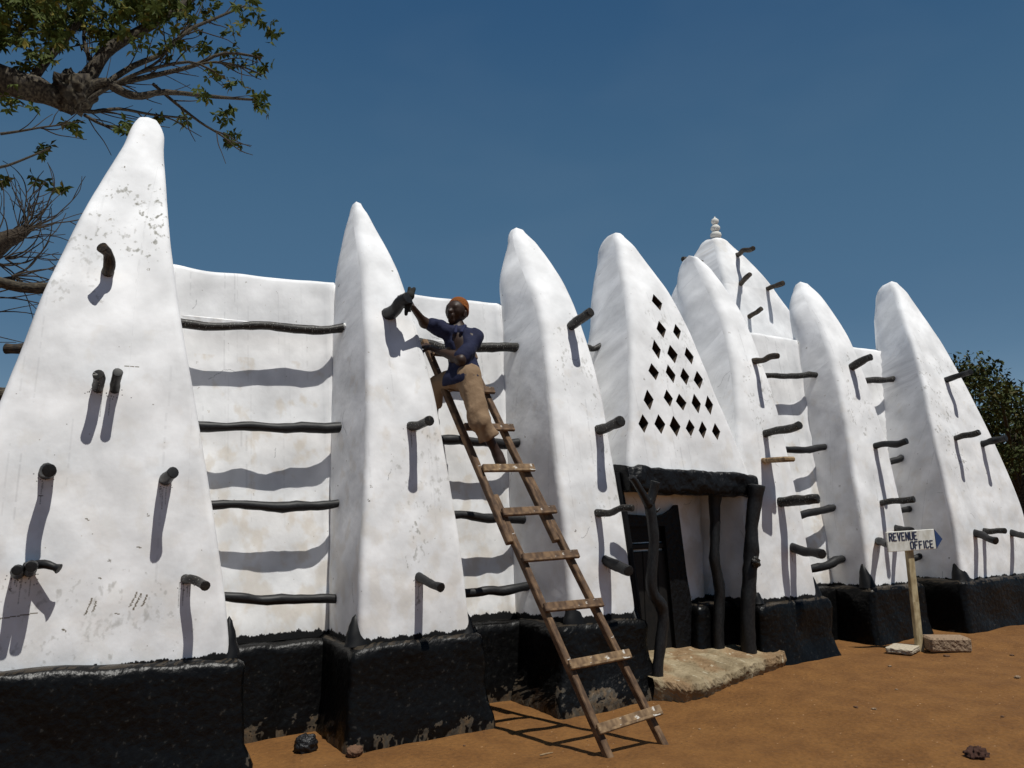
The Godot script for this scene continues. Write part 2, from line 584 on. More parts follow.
func spire(p: Dictionary) -> ArrayMesh:
	var rows := []
	var uvs := []
	var ap: Vector3 = p.apex
	var y0: float = p.y0
	var nl := 74
	var cap: float = p.get("cap", 0.24)
	for i in nl + 1:
		var t := float(i) / nl
		var y := lerpf(y0, ap.y, t + 0.10 * sin(t * PI))
		if i == nl: y = ap.y
		var yc := minf(y, ap.y - cap * 0.35)
		var xl := soft(p.Y, p.XL, yc)
		var xr := soft(p.Y, p.XR, yc)
		var zf: float = p.get("dz", 0.0) - 0.1 + p.k * (soft(ZY, ZZ, yc) + 0.1) if not p.has("ZF") else soft(p.Y, p.ZF, yc)
		var zw := minf(wall_z(yc), zf - 0.14) if not p.has("ZW") else soft(p.Y, p.ZW, yc)
		var bl := soft(p.BY, p.BX, yc)
		var br := xr + (xl - bl) * 0.6
		var ab := smoothstep(3.0, 3.6, yc) if not p.has("ZF") else t
		var zb := zw - lerpf(p.get("deep", 0.42), 0.16, ab)
		var bk := lerpf(0.72, 0.3, ab)
		var mid := (bl + br) * 0.5
		var hw := (br - bl) * 0.5
		var rf: float = lerpf(0.05, 0.09, t)
		var sec := rounded([Vector2(xl, zf), Vector2(xr, zf), Vector2(br, zw), Vector2(mid + hw * bk, zb), Vector2(mid - hw * bk, zb), Vector2(bl, zw)], [rf, rf, 0.16, 0.2, 0.2, 0.16])
		var cs := Vector2.ZERO
		for q in sec: cs += q
		cs /= sec.size()
		var sc := 1.0
		if y > ap.y - cap:
			var e := (y - (ap.y - cap)) / cap
			sc = sqrt(maxf(0.0, 1.0 - e * e))
			cs = cs.lerp(Vector2(ap.x, ap.z - 0.1), e * 0.6)
		var row := PackedVector3Array()
		var uv := PackedVector2Array()
		# arc length from the middle of the front
		var arc := 0.0
		var front := 0.0
		for j in sec.size():
			if j > 0: arc += sec[j].distance_to(sec[j - 1])
			if j == 8: front = arc * 0.5
			if j == 9: front += arc * 0.5
			var q := cs.lerp(sec[j], sc)
			var w := Vector3(q.x, y, q.y)
			var dir := (sec[j] - cs).normalized()
			var jn := j % (sec.size() - 1)
			var base := sec[jn]
			var nn := lump.get_noise_3d(base.x * 26.0, y * 22.0, base.y * 26.0) * 0.008 + fine.get_noise_3d(base.x * 60.0, y * 60.0, base.y * 60.0) * 0.003
			w.x += dir.x * nn * sc
			w.z += dir.y * nn * sc
			row.append(w)
			uv.append(Vector2(arc, y))
		if i == nl:
			for j in row.size(): row[j] = Vector3(cs.x, y, cs.y)
		for j in uv.size(): uv[j] = Vector2(0.5 + (uv[j].x - front) / 4.0, 1.0 - uv[j].y / 5.0)
		rows.append(row); uvs.append(uv)
	return grid(rows, uvs, true, null, true)

# black painted footing
func plinth(parent: Node, x0: float, x1: float, z0: float, z1: float, top: float, m: Material, seed_: int, flare := 0.05, rise := 0.0) -> void:
	var rows := []
	var uvs := []
	var prof := [[-0.2, -flare], [-0.05, -flare], [0.04, -flare], [0.10, -flare * 0.8], [0.16, -flare * 0.5], [0.24, -flare * 0.2], [0.34, 0.0], [0.46, 0.003], [0.58, 0.004], [top - 0.05, 0.008], [top - 0.018, 0.022], [top, 0.055], [top + 0.004, 0.12], [top + 0.004, 9.0]]
	for pr in prof:
		var y: float = pr[0]
		var ins: float = pr[1]
		var row := PackedVector3Array()
		var uv := PackedVector2Array()
		var c := Vector2((x0 + x1) * 0.5, (z0 + z1) * 0.5)
		var s := minf(ins, 0.12)
		var sec := rounded([Vector2(x0 + s, z0 - s), Vector2(x1 - s, z0 - s), Vector2(x1 - s, z1), Vector2(x0 + s, z1)], [0.07, 0.07, 0.05, 0.05], 6, 16)
		var arc := 0.0
		for j in sec.size():
			var q := sec[j]
			if j > 0: arc += q.distance_to(sec[j - 1])
			if ins > 1.0: q = c
			else:
				var d := (q - c).normalized()
				q += d * (lump.get_noise_3d(q.x * 45.0 + seed_ * 50.0, y * 50.0, q.y * 45.0) * 0.035 + fine.get_noise_3d(q.x * 110.0, y * 110.0 + seed_ * 30.0, q.y * 110.0) * 0.013)
			row.append(Vector3(q.x, y + rise * (x1 - q.x) * clampf(y / top, 0.0, 1.0) + (0.0 if ins > 1.0 or y < 0.5 else fine.get_noise_2d(q.x * 50.0, q.y * 50.0 + seed_) * 0.018), q.y))
			uv.append(Vector2(arc / 4.0 + seed_ * 0.23, 1.0 - clampf(y, 0.0, 0.8) / 0.8))
		row[row.size() - 1] = row[0]
		rows.append(row); uvs.append(uv)
	put(grid(rows, uvs, true), m, "plinth", parent)

# black painted horn at a buttress corner
func horn(parent: Node, at: Vector3, w: float, h: float, d: float) -> void:
	var rows := []
	for i in 9:
		var t := i / 8.0
		var row := PackedVector3Array()
		for j in 13:
			var an := TAU * (j % 12) / 12.0
			var s := pow(1.0 - t, 0.6)
			row.append(at + Vector3(cos(an) * w * s, t * h, sin(an) * d * s) * 1.0 + Vector3(0, 0, -0.05 * t) + Vector3(1, 0, 0) * fine.get_noise_2d(t * 90.0, at.x * 70.0) * 0.012)
		rows.append(row)
	put(grid(rows, [], true), M.black, "painted_horn", parent)

func pole(parent: Node, a: Vector3, b: Vector3, r: float, m: Material, bend := 0.03, into := 0.2) -> MeshInstance3D:
	var d := (b - a)
	var j := func(s: float) -> Vector3: return Vector3(rng.randfn(0, s), rng.randfn(0, s), rng.randfn(0, s))
	var L := d.length()
	var s := minf(bend * L, 0.03)
	var pts := [a - d.normalized() * into, a, a + d * 0.35 + j.call(s), a + d * 0.7 + j.call(s), b]
	var w := rng.randf_range(0.88, 1.0)
	return put(tube(pts, [r * 1.05, r, r * rng.randf_range(0.9, 1.06), r * rng.randf_range(0.88, 1.04), r * w], 12, 0.3, rng.randi_range(0, 99), 4), m, "wooden_pole", parent)

func wall_bay(parent: Node, x0: float, x1: float, top: float, sag: float, fl, fr) -> void:
	var rows := []
	var uvs := []
	var prof := []
	for i in 44: prof.append([lerpf(0.45, top - 0.05, i / 43.0), 0.0])
	prof.append_array([[top - 0.02, -0.015], [top - 0.003, -0.05], [top + 0.003, -0.11], [top, -0.2], [top - 0.02, -0.27], [top - 0.08, -0.3], [top - 0.5, -0.32]])
	var n := int((x1 - x0) / 0.035)
	for pr in prof:
		var row := PackedVector3Array()
		var uv := PackedVector2Array()
		for j in n + 1:
			var x := lerpf(x0, x1, float(j) / n)
			var y: float = pr[0]
			var u := float(j) / n
			if y > top - 0.4: y -= (sag * 4.0 * u * (1.0 - u)) + lump.get_noise_2d(x * 30.0, 7.0) * 0.02
			var z: float = wall_z(minf(y, top)) + pr[1]
			var dl := 9.0
			if fl != null: dl = minf(dl, absf(x - fl.call(y)))
			if fr != null: dl = minf(dl, absf(fr.call(y) - x))
			if pr[1] == 0.0: z += 0.07 * exp(-dl / 0.05)
			z += lump.get_noise_3d(x * 24.0, y * 24.0, 40.0) * 0.009 + fine.get_noise_3d(x * 60.0, y * 60.0, 9.0) * 0.003
			row.append(Vector3(x, y, z))
			uv.append(Vector2(x / 4.0, 1.0 - y / 5.0))
		rows.append(row); uvs.append(uv)
	put(grid(rows, uvs, false, Vector3(0, 0.3, 1)), M.wall, "wall_panel", parent)

func solid_box(parent: Node, a: Vector3, b: Vector3, m: Material, called: String, bev := 0.04) -> MeshInstance3D:
	var o := put(slab((b - a).abs(), bev), m, called, parent)
	o.position = (a + b) * 0.5
	return o

var B := {}
const POLES := [
	[1, Vector3(0.270, 2.453, -0.313), Vector3(0.258, 2.51, -0.10), 0.033],
	[1, Vector3(0.371, 2.452, -0.313), Vector3(0.370, 2.53, -0.10), 0.033],
	[1, Vector3(0.008, 1.888, -0.219), Vector3(0.027, 1.889, 0.061), 0.042],
	[1, Vector3(0.695, 1.847, -0.213), Vector3(0.709, 1.884, 0.057), 0.038],
	[1, Vector3(-0.099, 1.291, -0.142), Vector3(-0.099, 1.318, 0.09), 0.033],
	[1, Vector3(-0.038, 1.299, -0.142), Vector3(-0.030, 1.335, 0.09), 0.033],
	[1, Vector3(0.841, 1.203, -0.134), Vector3(0.916, 1.174, 0.146), 0.032],
	[2, Vector3(2.410, 3.253, -0.601), Vector3(2.464, 3.325, -0.301), 0.055],
	[2, Vector3(2.498, 2.284, -0.317), Vector3(2.527, 2.293, -0.017), 0.038],
	[2, Vector3(2.486, 1.124, -0.132), Vector3(2.527, 1.062, 0.168), 0.036],
	[3, Vector3(4.279, 3.337, -0.635), Vector3(4.293, 3.411, -0.305), 0.044],
	[3, Vector3(4.350, 2.316, -0.323), Vector3(4.348, 2.363, 0.007), 0.050],
	[3, Vector3(4.192, 1.570, -0.183), Vector3(4.273, 1.607, 0.217), 0.032],
	[3, Vector3(4.236, 1.160, -0.136), Vector3(4.246, 1.091, 0.164), 0.045],
	[5, Vector3(6.592, 3.162, -0.495), Vector3(6.571, 3.153, -0.145), 0.035],
	[5, Vector3(6.463, 2.344, -0.294), Vector3(6.454, 2.392, 0.156), 0.043],
	[5, Vector3(6.487, 1.641, -0.181), Vector3(6.510, 1.661, 0.269), 0.048],
	[5, Vector3(6.573, 1.180, -0.132), Vector3(6.507, 1.138, 0.268), 0.048],
	[6, Vector3(8.500, 3.274, -0.708), Vector3(8.480, 3.344, -0.408), 0.045],
	[6, Vector3(8.497, 2.283, -0.473), Vector3(8.518, 2.309, -0.073), 0.038],
	[6, Vector3(8.371, 1.613, -0.372), Vector3(8.391, 1.650, 0.028), 0.038],
	[6, Vector3(8.199, 1.189, -0.331), Vector3(7.963, 1.172, -0.031), 0.042],
	[6, Vector3(8.560, 1.325, -0.342), Vector3(8.406, 1.309, -0.042), 0.038],
	[7, Vector3(10.078, 3.181, -0.478), Vector3(10.068, 3.232, -0.138), 0.037],
	[7, Vector3(9.830, 2.401, -0.292), Vector3(9.840, 2.448, 0.008), 0.036],
	[7, Vector3(10.392, 2.339, -0.282), Vector3(10.402, 2.391, 0.018), 0.042],
	[7, Vector3(9.771, 1.235, -0.135), Vector3(9.663, 1.150, 0.165), 0.046],
	[7, Vector3(9.968, 1.253, -0.136), Vector3(9.877, 1.259, 0.164), 0.036],
	[7, Vector3(10.571, 1.211, -0.133), Vector3(10.395, 1.161, 0.167), 0.042],
]
const BAY_POLES := [
	[2, Vector3(0.66, 3.09, -0.97), Vector3(2.17, 3.18, -0.97), 0.038, true],
	[2, Vector3(0.80, 2.29, -0.84), Vector3(2.16, 2.31, -0.84), 0.040, false],
	[2, Vector3(0.95, 1.69, -0.74), Vector3(2.10, 1.69, -0.74), 0.040, true],
	[2, Vector3(1.0, 1.05, -0.63), Vector3(2.03, 0.96, -0.63), 0.038, false],
	[3, Vector3(2.5, 3.11, -0.97), Vector3(3.94, 3.16, -0.97), 0.046, true],
	[3, Vector3(2.6, 2.28, -0.82), Vector3(3.82, 2.22, -0.82), 0.042, false],
	[3, Vector3(2.7, 1.64, -0.72), Vector3(3.84, 1.52, -0.72), 0.042, false],
	[3, Vector3(2.75, 0.95, -0.63), Vector3(3.78, 0.95, -0.63), 0.038, false],
	[6, Vector3(6.7, 3.10, -0.97), Vector3(8.27, 3.20, -0.97), 0.036, true],
	[6, Vector3(6.8, 2.24, -0.83), Vector3(8.17, 2.29, -0.83), 0.042, false],
	[6, Vector3(6.9, 1.45, -0.73), Vector3(8.17, 1.60, -0.73), 0.044, false],
	[6, Vector3(6.9, 0.86, -0.63), Vector3(8.00, 1.00, -0.63), 0.047, false],
	[7, Vector3(8.5, 3.14, -0.98), Vector3(9.87, 3.27, -0.98), 0.040, false],
	[7, Vector3(8.6, 2.05, -0.82), Vector3(9.52, 2.19, -0.82), 0.042, false],
	[7, Vector3(8.6, 1.48, -0.72), Vector3(9.42, 1.54, -0.72), 0.036, false],
	[7, Vector3(8.6, 0.92, -0.63), Vector3(9.40, 0.96, -0.63), 0.040, false],
	[4, Vector3(4.4, 3.17, -0.99), Vector3(4.98, 3.30, -0.99), 0.036, true],
]
const DIAMONDS := [Vector2(5.400, 3.718), Vector2(5.335, 3.399), Vector2(5.542, 3.394), Vector2(5.197, 3.166), Vector2(5.393, 3.132), Vector2(5.615, 3.133), Vector2(5.090, 2.921), Vector2(5.305, 2.916), Vector2(5.487, 2.901), Vector2(5.661, 2.877), Vector2(4.956, 2.628), Vector2(5.209, 2.659), Vector2(5.365, 2.627), Vector2(5.559, 2.623), Vector2(5.729, 2.615), Vector2(4.840, 2.391), Vector2(5.042, 2.393), Vector2(5.229, 2.380), Vector2(5.418, 2.370), Vector2(5.578, 2.356), Vector2(5.757, 2.345)]

func drips(b: int, centre: float) -> Array:
	var o := []
	for p in POLES:
		if p[0] == b and p[1].y < 2.6: o.append(["drip", p[1].x - (soft(B[b].Y, B[b].XL, p[1].y) + soft(B[b].Y, B[b].XR, p[1].y)) * 0.5, p[1].y - 0.03, rng.randi_range(1, 5)])
	return o

func build_mosque() -> void:
	var mosque := add(Node3D.new(), "mosque", self) as Node3D
	tag(mosque, "whitewashed mud mosque with cone-topped buttresses, protruding poles and black footing", "mosque")
	B[1] = {y0 = 0.55, k = 0.85, Y = YS + [4.7], XL = [-0.66, -0.52, -0.42, -0.31, -0.18, -0.09, 0.03, 0.12, 0.22, 0.29, 0.36, 0.45], XR = [1.16, 1.08, 1.0, 0.92, 0.83, 0.77, 0.725, 0.705, 0.695, 0.69, 0.685, 0.68], BY = [0.5, 3.5, 4.7], BX = [-0.68, 0.0, 0.42], apex = Vector3(0.57, 4.93, -1.28), deep = 1.1}
	B[2] = {y0 = 0.55, k = 1.0, Y = YS, XL = [2.0, 2.03, 2.085, 2.135, 2.18, 2.21, 2.25, 2.285, 2.32, 2.335, 2.35], XR = [2.93, 2.87, 2.83, 2.78, 2.73, 2.68, 2.63, 2.58, 2.52, 2.47, 2.43], BY = [0.64, 2.14, 3.69, 4.0, 4.26, 4.42], BX = [1.985, 2.05, 2.12, 2.19, 2.27, 2.33], apex = Vector3(2.39, 4.52, -1.27)}
	B[3] = {y0 = 0.55, k = 1.0, Y = YS, XL = [3.84, 3.84, 3.835, 3.845, 3.89, 3.95, 4.0, 4.02, 4.05, 4.07, 4.09], XR = [4.53, 4.50, 4.48, 4.465, 4.465, 4.46, 4.445, 4.435, 4.40, 4.34, 4.25], BY = [0.64, 2.27, 3.71, 3.92, 4.16, 4.4], BX = [3.68, 3.76, 3.84, 3.83, 3.92, 4.05], apex = Vector3(4.16, 4.57, -1.3)}
	B[4] = {y0 = 1.86, k = 0.78, Y = YS, XL = [4.52, 4.52, 4.53, 4.66, 4.77, 4.87, 4.98, 5.05, 5.12, 5.18, 5.24], XR = [6.2, 6.2, 6.19, 6.04, 5.88, 5.81, 5.73, 5.68, 5.59, 5.51, 5.42], BY = [2.0, 3.0, 3.85, 4.1, 4.41], BX = [4.52, 4.80, 4.99, 5.08, 5.21], apex = Vector3(5.33, 4.64, -1.05)}
	B[5] = {y0 = 0.55, k = 0.85, Y = YS, XL = [5.97, 5.98, 6.0, 6.06, 6.19, 6.28, 6.37, 6.41, 6.44, 6.455, 6.47], XR = [6.87, 6.81, 6.785, 6.77, 6.755, 6.745, 6.74, 6.735, 6.69, 6.63, 6.56], BY = [0.7, 2.4, 3.3, 4.11, 4.27, 4.45], BX = [5.95, 6.08, 6.22, 6.28, 6.34, 6.43], apex = Vector3(6.42, 4.56, -1.13)}
	B[6] = {y0 = 0.55, k = 0.8, dz = -0.2, Y = YS, XL = [7.95, 7.97, 8.0, 8.05, 8.10, 8.18, 8.27, 8.32, 8.38, 8.43, 8.47], XR = [8.76, 8.755, 8.75, 8.75, 8.735, 8.73, 8.74, 8.75, 8.73, 8.69, 8.62], BY = [0.7, 1.57, 2.56, 3.74, 4.0, 4.25, 4.45], BX = [7.93, 7.98, 8.08, 8.18, 8.16, 8.25, 8.39], apex = Vector3(8.47, 4.53, -1.25)}
	B[7] = {y0 = 0.55, k = 0.8, Y = YS + [4.65], XL = [9.36, 9.39, 9.39, 9.40, 9.46, 9.57, 9.68, 9.77, 9.91, 10.02, 10.12, 10.2], XR = [11.12, 11.0, 10.91, 10.77, 10.62, 10.53, 10.47, 10.45, 10.44, 10.44, 10.43, 10.4], BY = [0.7, 2.2, 3.5, 3.79, 4.18, 4.49], BX = [9.34, 9.5, 9.82, 9.9, 10.04, 10.2], apex = Vector3(10.33, 4.75, -1.12), deep = 1.1}
	var names := {1: "whitewashed corner buttress with scuffed tip and bent upper pole", 2: "buttress beside the ladder being cleaned by the worker", 3: "buttress between the ladder and the doorway", 5: "buttress to the right of the doorway", 6: "buttress behind the wooden signpost", 7: "broad corner buttress beside the distant tree"}
	var marks := {1: [["scuff", 0.02, 3.72, 0.34, 0.26, 0.6], ["scuff", 0.12, 3.95, 0.3, 0.22, 0.6], ["scuff", 0.26, 3.75, 0.12, 0.4, 0.5], ["scuff", -0.25, 3.3, 0.3, 0.3, 0.3], ["scuff", 0.0, 1.0, 0.7, 0.3, 0.3], ["gouge", 0.02, 1.12, 1.9, 22], ["gouge", 0.05, 1.10, 1.85, 14], ["gouge", 0.27, 1.14, 2.0, 20], ["gouge", 0.30, 1.13, 2.0, 22], ["gouge", 0.33, 1.12, 1.95, 16], ["gouge", -0.55, 1.03, -0.1, 60], ["gouge", 0.05, 1.24, 0.5, 5], ["gouge", 0.16, 1.02, 0.4, 6], ["gouge", -0.12, 0.95, 0.7, 6], ["gouge", 0.25, 1.42, 0.3, 6], ["gouge", -0.32, 1.75, 0.2, 4], ["gouge", -0.05, 1.6, 0.8, 5], ["gouge", 0.1, 2.62, 0.05, 18]], 2: [["scuff", 0.1, 1.9, 0.3, 0.4, 0.3], ["scuff", 0.05, 1.2, 0.12, 0.35, 0.5]], 3: [["scuff", 0.1, 3.0, 0.3, 0.5, 0.35], ["scuff", 0.2, 1.9, 0.2, 0.4, 0.3]], 5: [["scuff", 0.1, 2.8, 0.3, 0.5, 0.4]], 6: [["scuff", 0.0, 2.9, 0.3, 0.6, 0.35]], 7: [["scuff", -0.35, 2.6, 0.25, 0.9, 0.5], ["scuff", 0.2, 3.3, 0.5, 0.3, 0.3]]}
	var node := {}
	for i in [1, 2, 3, 5, 6, 7]:
		var p: Dictionary = B[i]
		var c: float = (p.XL[2] + p.XR[2]) * 0.5
		var m := mat(Color.WHITE, 0.88, wash(110 + i, [0, 0.08, 0.17, 0.10, 0, 0.10, 0.10, 0.10][i], marks[i] + drips(i, c)), M.plaster_n, 0.15)
		node[i] = put(spire(p), m, "buttress", mosque)
		node[i].set_meta("label", names[i])
	# gable over the doorway, hollow, pierced by diamond vents
	var gable := CSGCombiner3D.new()
	add(gable, "gable", mosque)
	gable.set_meta("label", "pointed gable pierced by rows of diamond vents")
	var hull := CSGMesh3D.new()
	hull.mesh = spire(B[4])
	hull.material = mat(Color.WHITE, 0.88, wash(114, 0.12, [["scuff", 0.2, 3.2, 0.5, 0.6, 0.25]]), M.plaster_n, 0.15)
	add(hull, "hull", gable)
	for d in DIAMONDS:
		var cut := CSGPolygon3D.new()
		var w := rng.randf_range(0.056, 0.070)
		var h := rng.randf_range(0.086, 0.106)
		var sk := rng.randf_range(-0.012, 0.012)
		cut.polygon = PackedVector2Array([Vector2(sk, h), Vector2(w, sk), Vector2(-sk, -h), Vector2(-w, -sk)])
		cut.depth = 0.7
		cut.operation = CSGShape3D.OPERATION_SUBTRACTION
		var zf := -0.1 + 0.78 * (soft(ZY, ZZ, d.y) + 0.1)
		cut.position = Vector3(d.x, d.y, zf + 0.2)
		cut.material = M.mud
		add(cut, "vent", gable)
	var room := CSGPolygon3D.new()
	room.polygon = PackedVector2Array([Vector2(4.74, 2.18), Vector2(5.86, 2.18), Vector2(5.52, 3.98), Vector2(5.24, 3.98)])
	room.depth = 0.35
	room.operation = CSGShape3D.OPERATION_SUBTRACTION
	room.material = M.mud
	# the chamber leans back with the front, about 0.16 m behind it
	room.transform = Transform3D(Basis(Vector3.RIGHT, atan2(-0.46, 1.8)), Vector3.ZERO)
	var bb := room.transform.basis
	room.position = Vector3(5.3, 2.18, -0.42) - bb * Vector3(5.3, 2.18, 0.0)
	room.position -= bb * Vector3(0, 0, 0.0)
	add(room, "chamber", gable)
	# walls between the buttresses
	var bl := func(i: int) -> Callable: return func(y: float) -> float: return soft(B[i].BY, B[i].BX, y)
	var br := func(i: int) -> Callable: return func(y: float) -> float: return soft(B[i].Y, B[i].XR, y) + (soft(B[i].Y, B[i].XL, y) - soft(B[i].BY, B[i].BX, y)) * 0.6
	wall_bay(mosque, 0.4, 2.3, 3.68, 0.03, br.call(1), bl.call(2))
	wall_bay(mosque, 2.5, 4.0, 3.69, 0.02, br.call(2), bl.call(3))
	wall_bay(mosque, 4.3, 4.75, 3.5, 0.0, br.call(3), null)
	wall_bay(mosque, 5.8, 6.2, 3.4, 0.0, null, bl.call(5))
	wall_bay(mosque, 6.5, 8.35, 3.73, 0.0, br.call(5), bl.call(6))
	wall_bay(mosque, 8.4, 9.9, 3.73, 0.0, br.call(6), bl.call(7))
	# footings
	plinth(node[1], -0.85, 1.21, 0.02, -1.6, 0.675, M.paint, 1, 0.05, 0.055)
	plinth(node[2], 1.92, 3.0, 0.0, -0.95, 0.68, M.paint_mid, 2)
	plinth(node[3], 3.66, 4.60, 0.0, -0.95, 0.67, M.paint_worn, 3, 0.09)
	plinth(node[5], 5.93, 6.97, -0.01, -0.95, 0.68, M.paint, 5, 0.07)
	plinth(node[6], 7.84, 8.82, -0.2, -0.95, 0.70, M.paint, 6)
	plinth(node[7], 9.22, 11.3, 0.0, -1.6, 0.70, M.paint_mid, 7)
	plinth(mosque, 1.0, 2.1, -0.66, -0.9, 0.66, M.paint_mid, 8, 0.02)
	plinth(mosque, 2.8, 3.8, -0.66, -0.9, 0.66, M.paint_mid, 9, 0.02)
	plinth(mosque, 6.8, 8.0, -0.66, -0.9, 0.68, M.paint, 10, 0.02)
	plinth(mosque, 8.6, 9.5, -0.66, -0.9, 0.68, M.paint, 11, 0.02)
	horn(node[1], Vector3(1.135, 0.68, -0.16), 0.07, 0.26, 0.07)
	horn(node[2], Vector3(2.015, 0.67, -0.14), 0.10, 0.22, 0.06)
	horn(node[2], Vector3(2.89, 0.67, -0.14), 0.08, 0.20, 0.06)
	horn(node[3], Vector3(3.88, 0.66, -0.12), 0.11, 0.25, 0.06)
	horn(node[3], Vector3(4.5, 0.66, -0.14), 0.06, 0.15, 0.09)
	horn(node[5], Vector3(6.01, 0.68, -0.14), 0.07, 0.22, 0.09)
	horn(node[5], Vector3(6.86, 0.67, -0.15), 0.09, 0.26, 0.08)
	horn(node[6], Vector3(7.97, 0.69, -0.34), 0.10, 0.27, 0.09)
	horn(node[6], Vector3(8.74, 0.69, -0.34), 0.06, 0.2, 0.09)
	horn(node[7], Vector3(9.42, 0.69, -0.15), 0.12, 0.26, 0.10)
	# poles
	for p in POLES:
		var high: bool = p[1].y > 2.0
		pole(node[p[0]], p[1], p[2], p[3], [M.pole, M.pole_brown, M.pole_flecked][rng.randi_range(0, 2) if high else (0 if rng.randf() < 0.75 else 2)], 0.02)
	put(tube([Vector3(0.298, 3.313, -0.75), Vector3(0.298, 3.313, -0.546), Vector3(0.303, 3.335, -0.46), Vector3(0.285, 3.40, -0.40), Vector3(0.24, 3.42, -0.33)], [0.044, 0.042, 0.037, 0.03, 0.036], 12, 0.3, 4), M.pole_brown, "wooden_pole", node[1])
	put(tube([Vector3(-0.06, 1.325, -0.13), Vector3(0.03, 1.34, -0.06), Vector3(0.09, 1.32, -0.03), Vector3(0.11, 1.31, -0.02)], [0.03, 0.026, 0.02, 0.03], 9, 0.35, 6), M.pole, "wooden_pole", node[1])
	for q in [[Vector3(0.02, 3.19, -0.66), Vector3(-0.62, 3.25, -0.78), 0.040, M.bark], [Vector3(-0.10, 2.72, -0.55), Vector3(-0.27, 2.73, -0.62), 0.04, M.pole_brown], [Vector3(-0.18, 2.40, -0.50), Vector3(-0.55, 2.45, -0.60), 0.045, M.bark]]:
		pole(node[1], q[0], q[1], q[2], q[3], 0.03, 0.1)
	for p in BAY_POLES:
		var parent: Node = gable if p[0] == 4 else node[p[0]]
		var a: Vector3 = p[1]
		var b: Vector3 = p[2]
		var pts := []
		var rr := []
		for k in 8:
			var t := k / 7.0
			pts.append(a.lerp(b, t) + Vector3(0, rng.randfn(0, 0.008) - 0.02 * sin(t * PI), rng.randfn(0, 0.006)))
			rr.append(p[3] * rng.randf_range(0.84, 1.1))
		var o := put(tube(pts, rr, 12, 0.36, rng.randi_range(0, 99)), M.pole_flecked if a.y > 2.9 else M.pole, "wooden_pole", parent if p[0] != 4 else mosque)
		if p[4] and p[0] != 2 or a.y > 2.9:
			var e := put(rock(Vector3(0.05, 0.075, 0.075), 0.4, int(a.x * 10.0), 0.3, 8, 12), M.white_tip, "plaster_dab", o if p[0] == 4 else parent)
			e.position = b + Vector3(-0.015, 0.0, 0.015)
	# split board under the pole right of the doorway
	var bd := put(slab(Vector3(0.46, 0.05, 0.14), 0.02), M.pale_wood, "board", node[5])
	bd.transform = Transform3D(Basis(Vector3.UP, PI * 0.5 - 0.25).rotated(Vector3.RIGHT, 0.03), Vector3(6.36, 2.06, -0.08))
	# porch
	var lintel := put(spire_band(4.52, 6.13, 1.77, 2.0, -0.14, -0.40), M.black, "lintel_beam", mosque)
	lintel.set_meta("label", "rough black painted lintel over the doorway")
	solid_box(mosque, Vector3(4.5, 1.83, -0.36), Vector3(6.1, 1.98, -0.75), M.black, "porch_ceiling")  # shade behind the beam is put into this slab's black colour
	# back wall of the porch, rounding into its right cheek
	var rows := []
	var uvs := []
	for i in 22:
		var y := lerpf(0.1, 1.95, i / 21.0)
		var row := PackedVector3Array()
		var uv := PackedVector2Array()
		for j in 40:
			var t := j / 39.0
			var q: Vector2
			if t < 0.6: q = Vector2(lerpf(4.4, 5.55, t / 0.6), -0.55)
			elif t < 0.8:
				var an := (t - 0.6) / 0.2 * PI * 0.5
				q = Vector2(5.55 + sin(an) * 0.38, -0.55 - (1.0 - cos(an)) * 0.30)
			else: q = Vector2(5.93 + (t - 0.8) * 0.6, -0.85 + (t - 0.8) * 2.6)
			row.append(Vector3(q.x, y, q.y + lump.get_noise_2d(q.x * 30.0, y * 30.0) * 0.02))
			uv.append(Vector2(t * 0.5, 1.0 - y / 5.0))
		rows.append(row); uvs.append(uv)
	put(grid(rows, uvs, false, Vector3(0, 0, 1)), M.porch, "porch_wall", mosque)
	plinth(mosque, 5.47, 6.05, -0.36, -0.7, 0.67, M.paint, 12, 0.03)
	# door: ragged black surround, dark leaf with a rail
	var door := add(Node3D.new(), "door", mosque) as Node3D
	door.set_meta("label", "dark doorway with ragged black painted surround")
	var outer := PackedVector2Array([Vector2(4.42, 0.15), Vector2(4.46, 1.0), Vector2(4.52, 1.55), Vector2(4.7, 1.555), Vector2(4.9, 1.54), Vector2(5.1, 1.525), Vector2(5.24, 1.545), Vector2(5.33, 1.59), Vector2(5.38, 1.63), Vector2(5.40, 1.45), Vector2(5.425, 1.2), Vector2(5.45, 0.95), Vector2(5.49, 0.72), Vector2(5.5, 0.15)])
	var inner := PackedVector2Array([Vector2(4.6, 0.1), Vector2(4.63, 1.44), Vector2(5.2, 1.43), Vector2(5.28, 0.1)])
	var ring := CSGPolygon3D.new()
	ring.polygon = outer
	ring.depth = 0.07
	ring.material = M.black
	var hole := CSGPolygon3D.new()
	hole.polygon = inner
	hole.depth = 0.3
	hole.operation = CSGShape3D.OPERATION_SUBTRACTION
	hole.material = M.black
	hole.position.z = 0.1
	ring.position = Vector3(0, 0, -0.47)
	add(ring, "door_surround", door)
	add(hole, "opening", ring)
	var leafm := mat(Color.WHITE, 0.6, wood_tex(51, Color(0.10, 0.09, 0.08), Color(0.05, 0.05, 0.05), 0.0))
	for k in 4:
		solid_box(door, Vector3(4.6 + k * 0.175, 0.12, -0.545), Vector3(4.771 + k * 0.175, 1.2, -0.51), leafm, "plank", 0.006)
	solid_box(door, Vector3(4.58, 1.22, -0.545), Vector3(5.3, 1.275, -0.505), leafm, "rail", 0.01)
	solid_box(door, Vector3(4.58, 1.285, -0.545), Vector3(5.3, 1.46, -0.535), M.black, "transom_panel", 0.003)
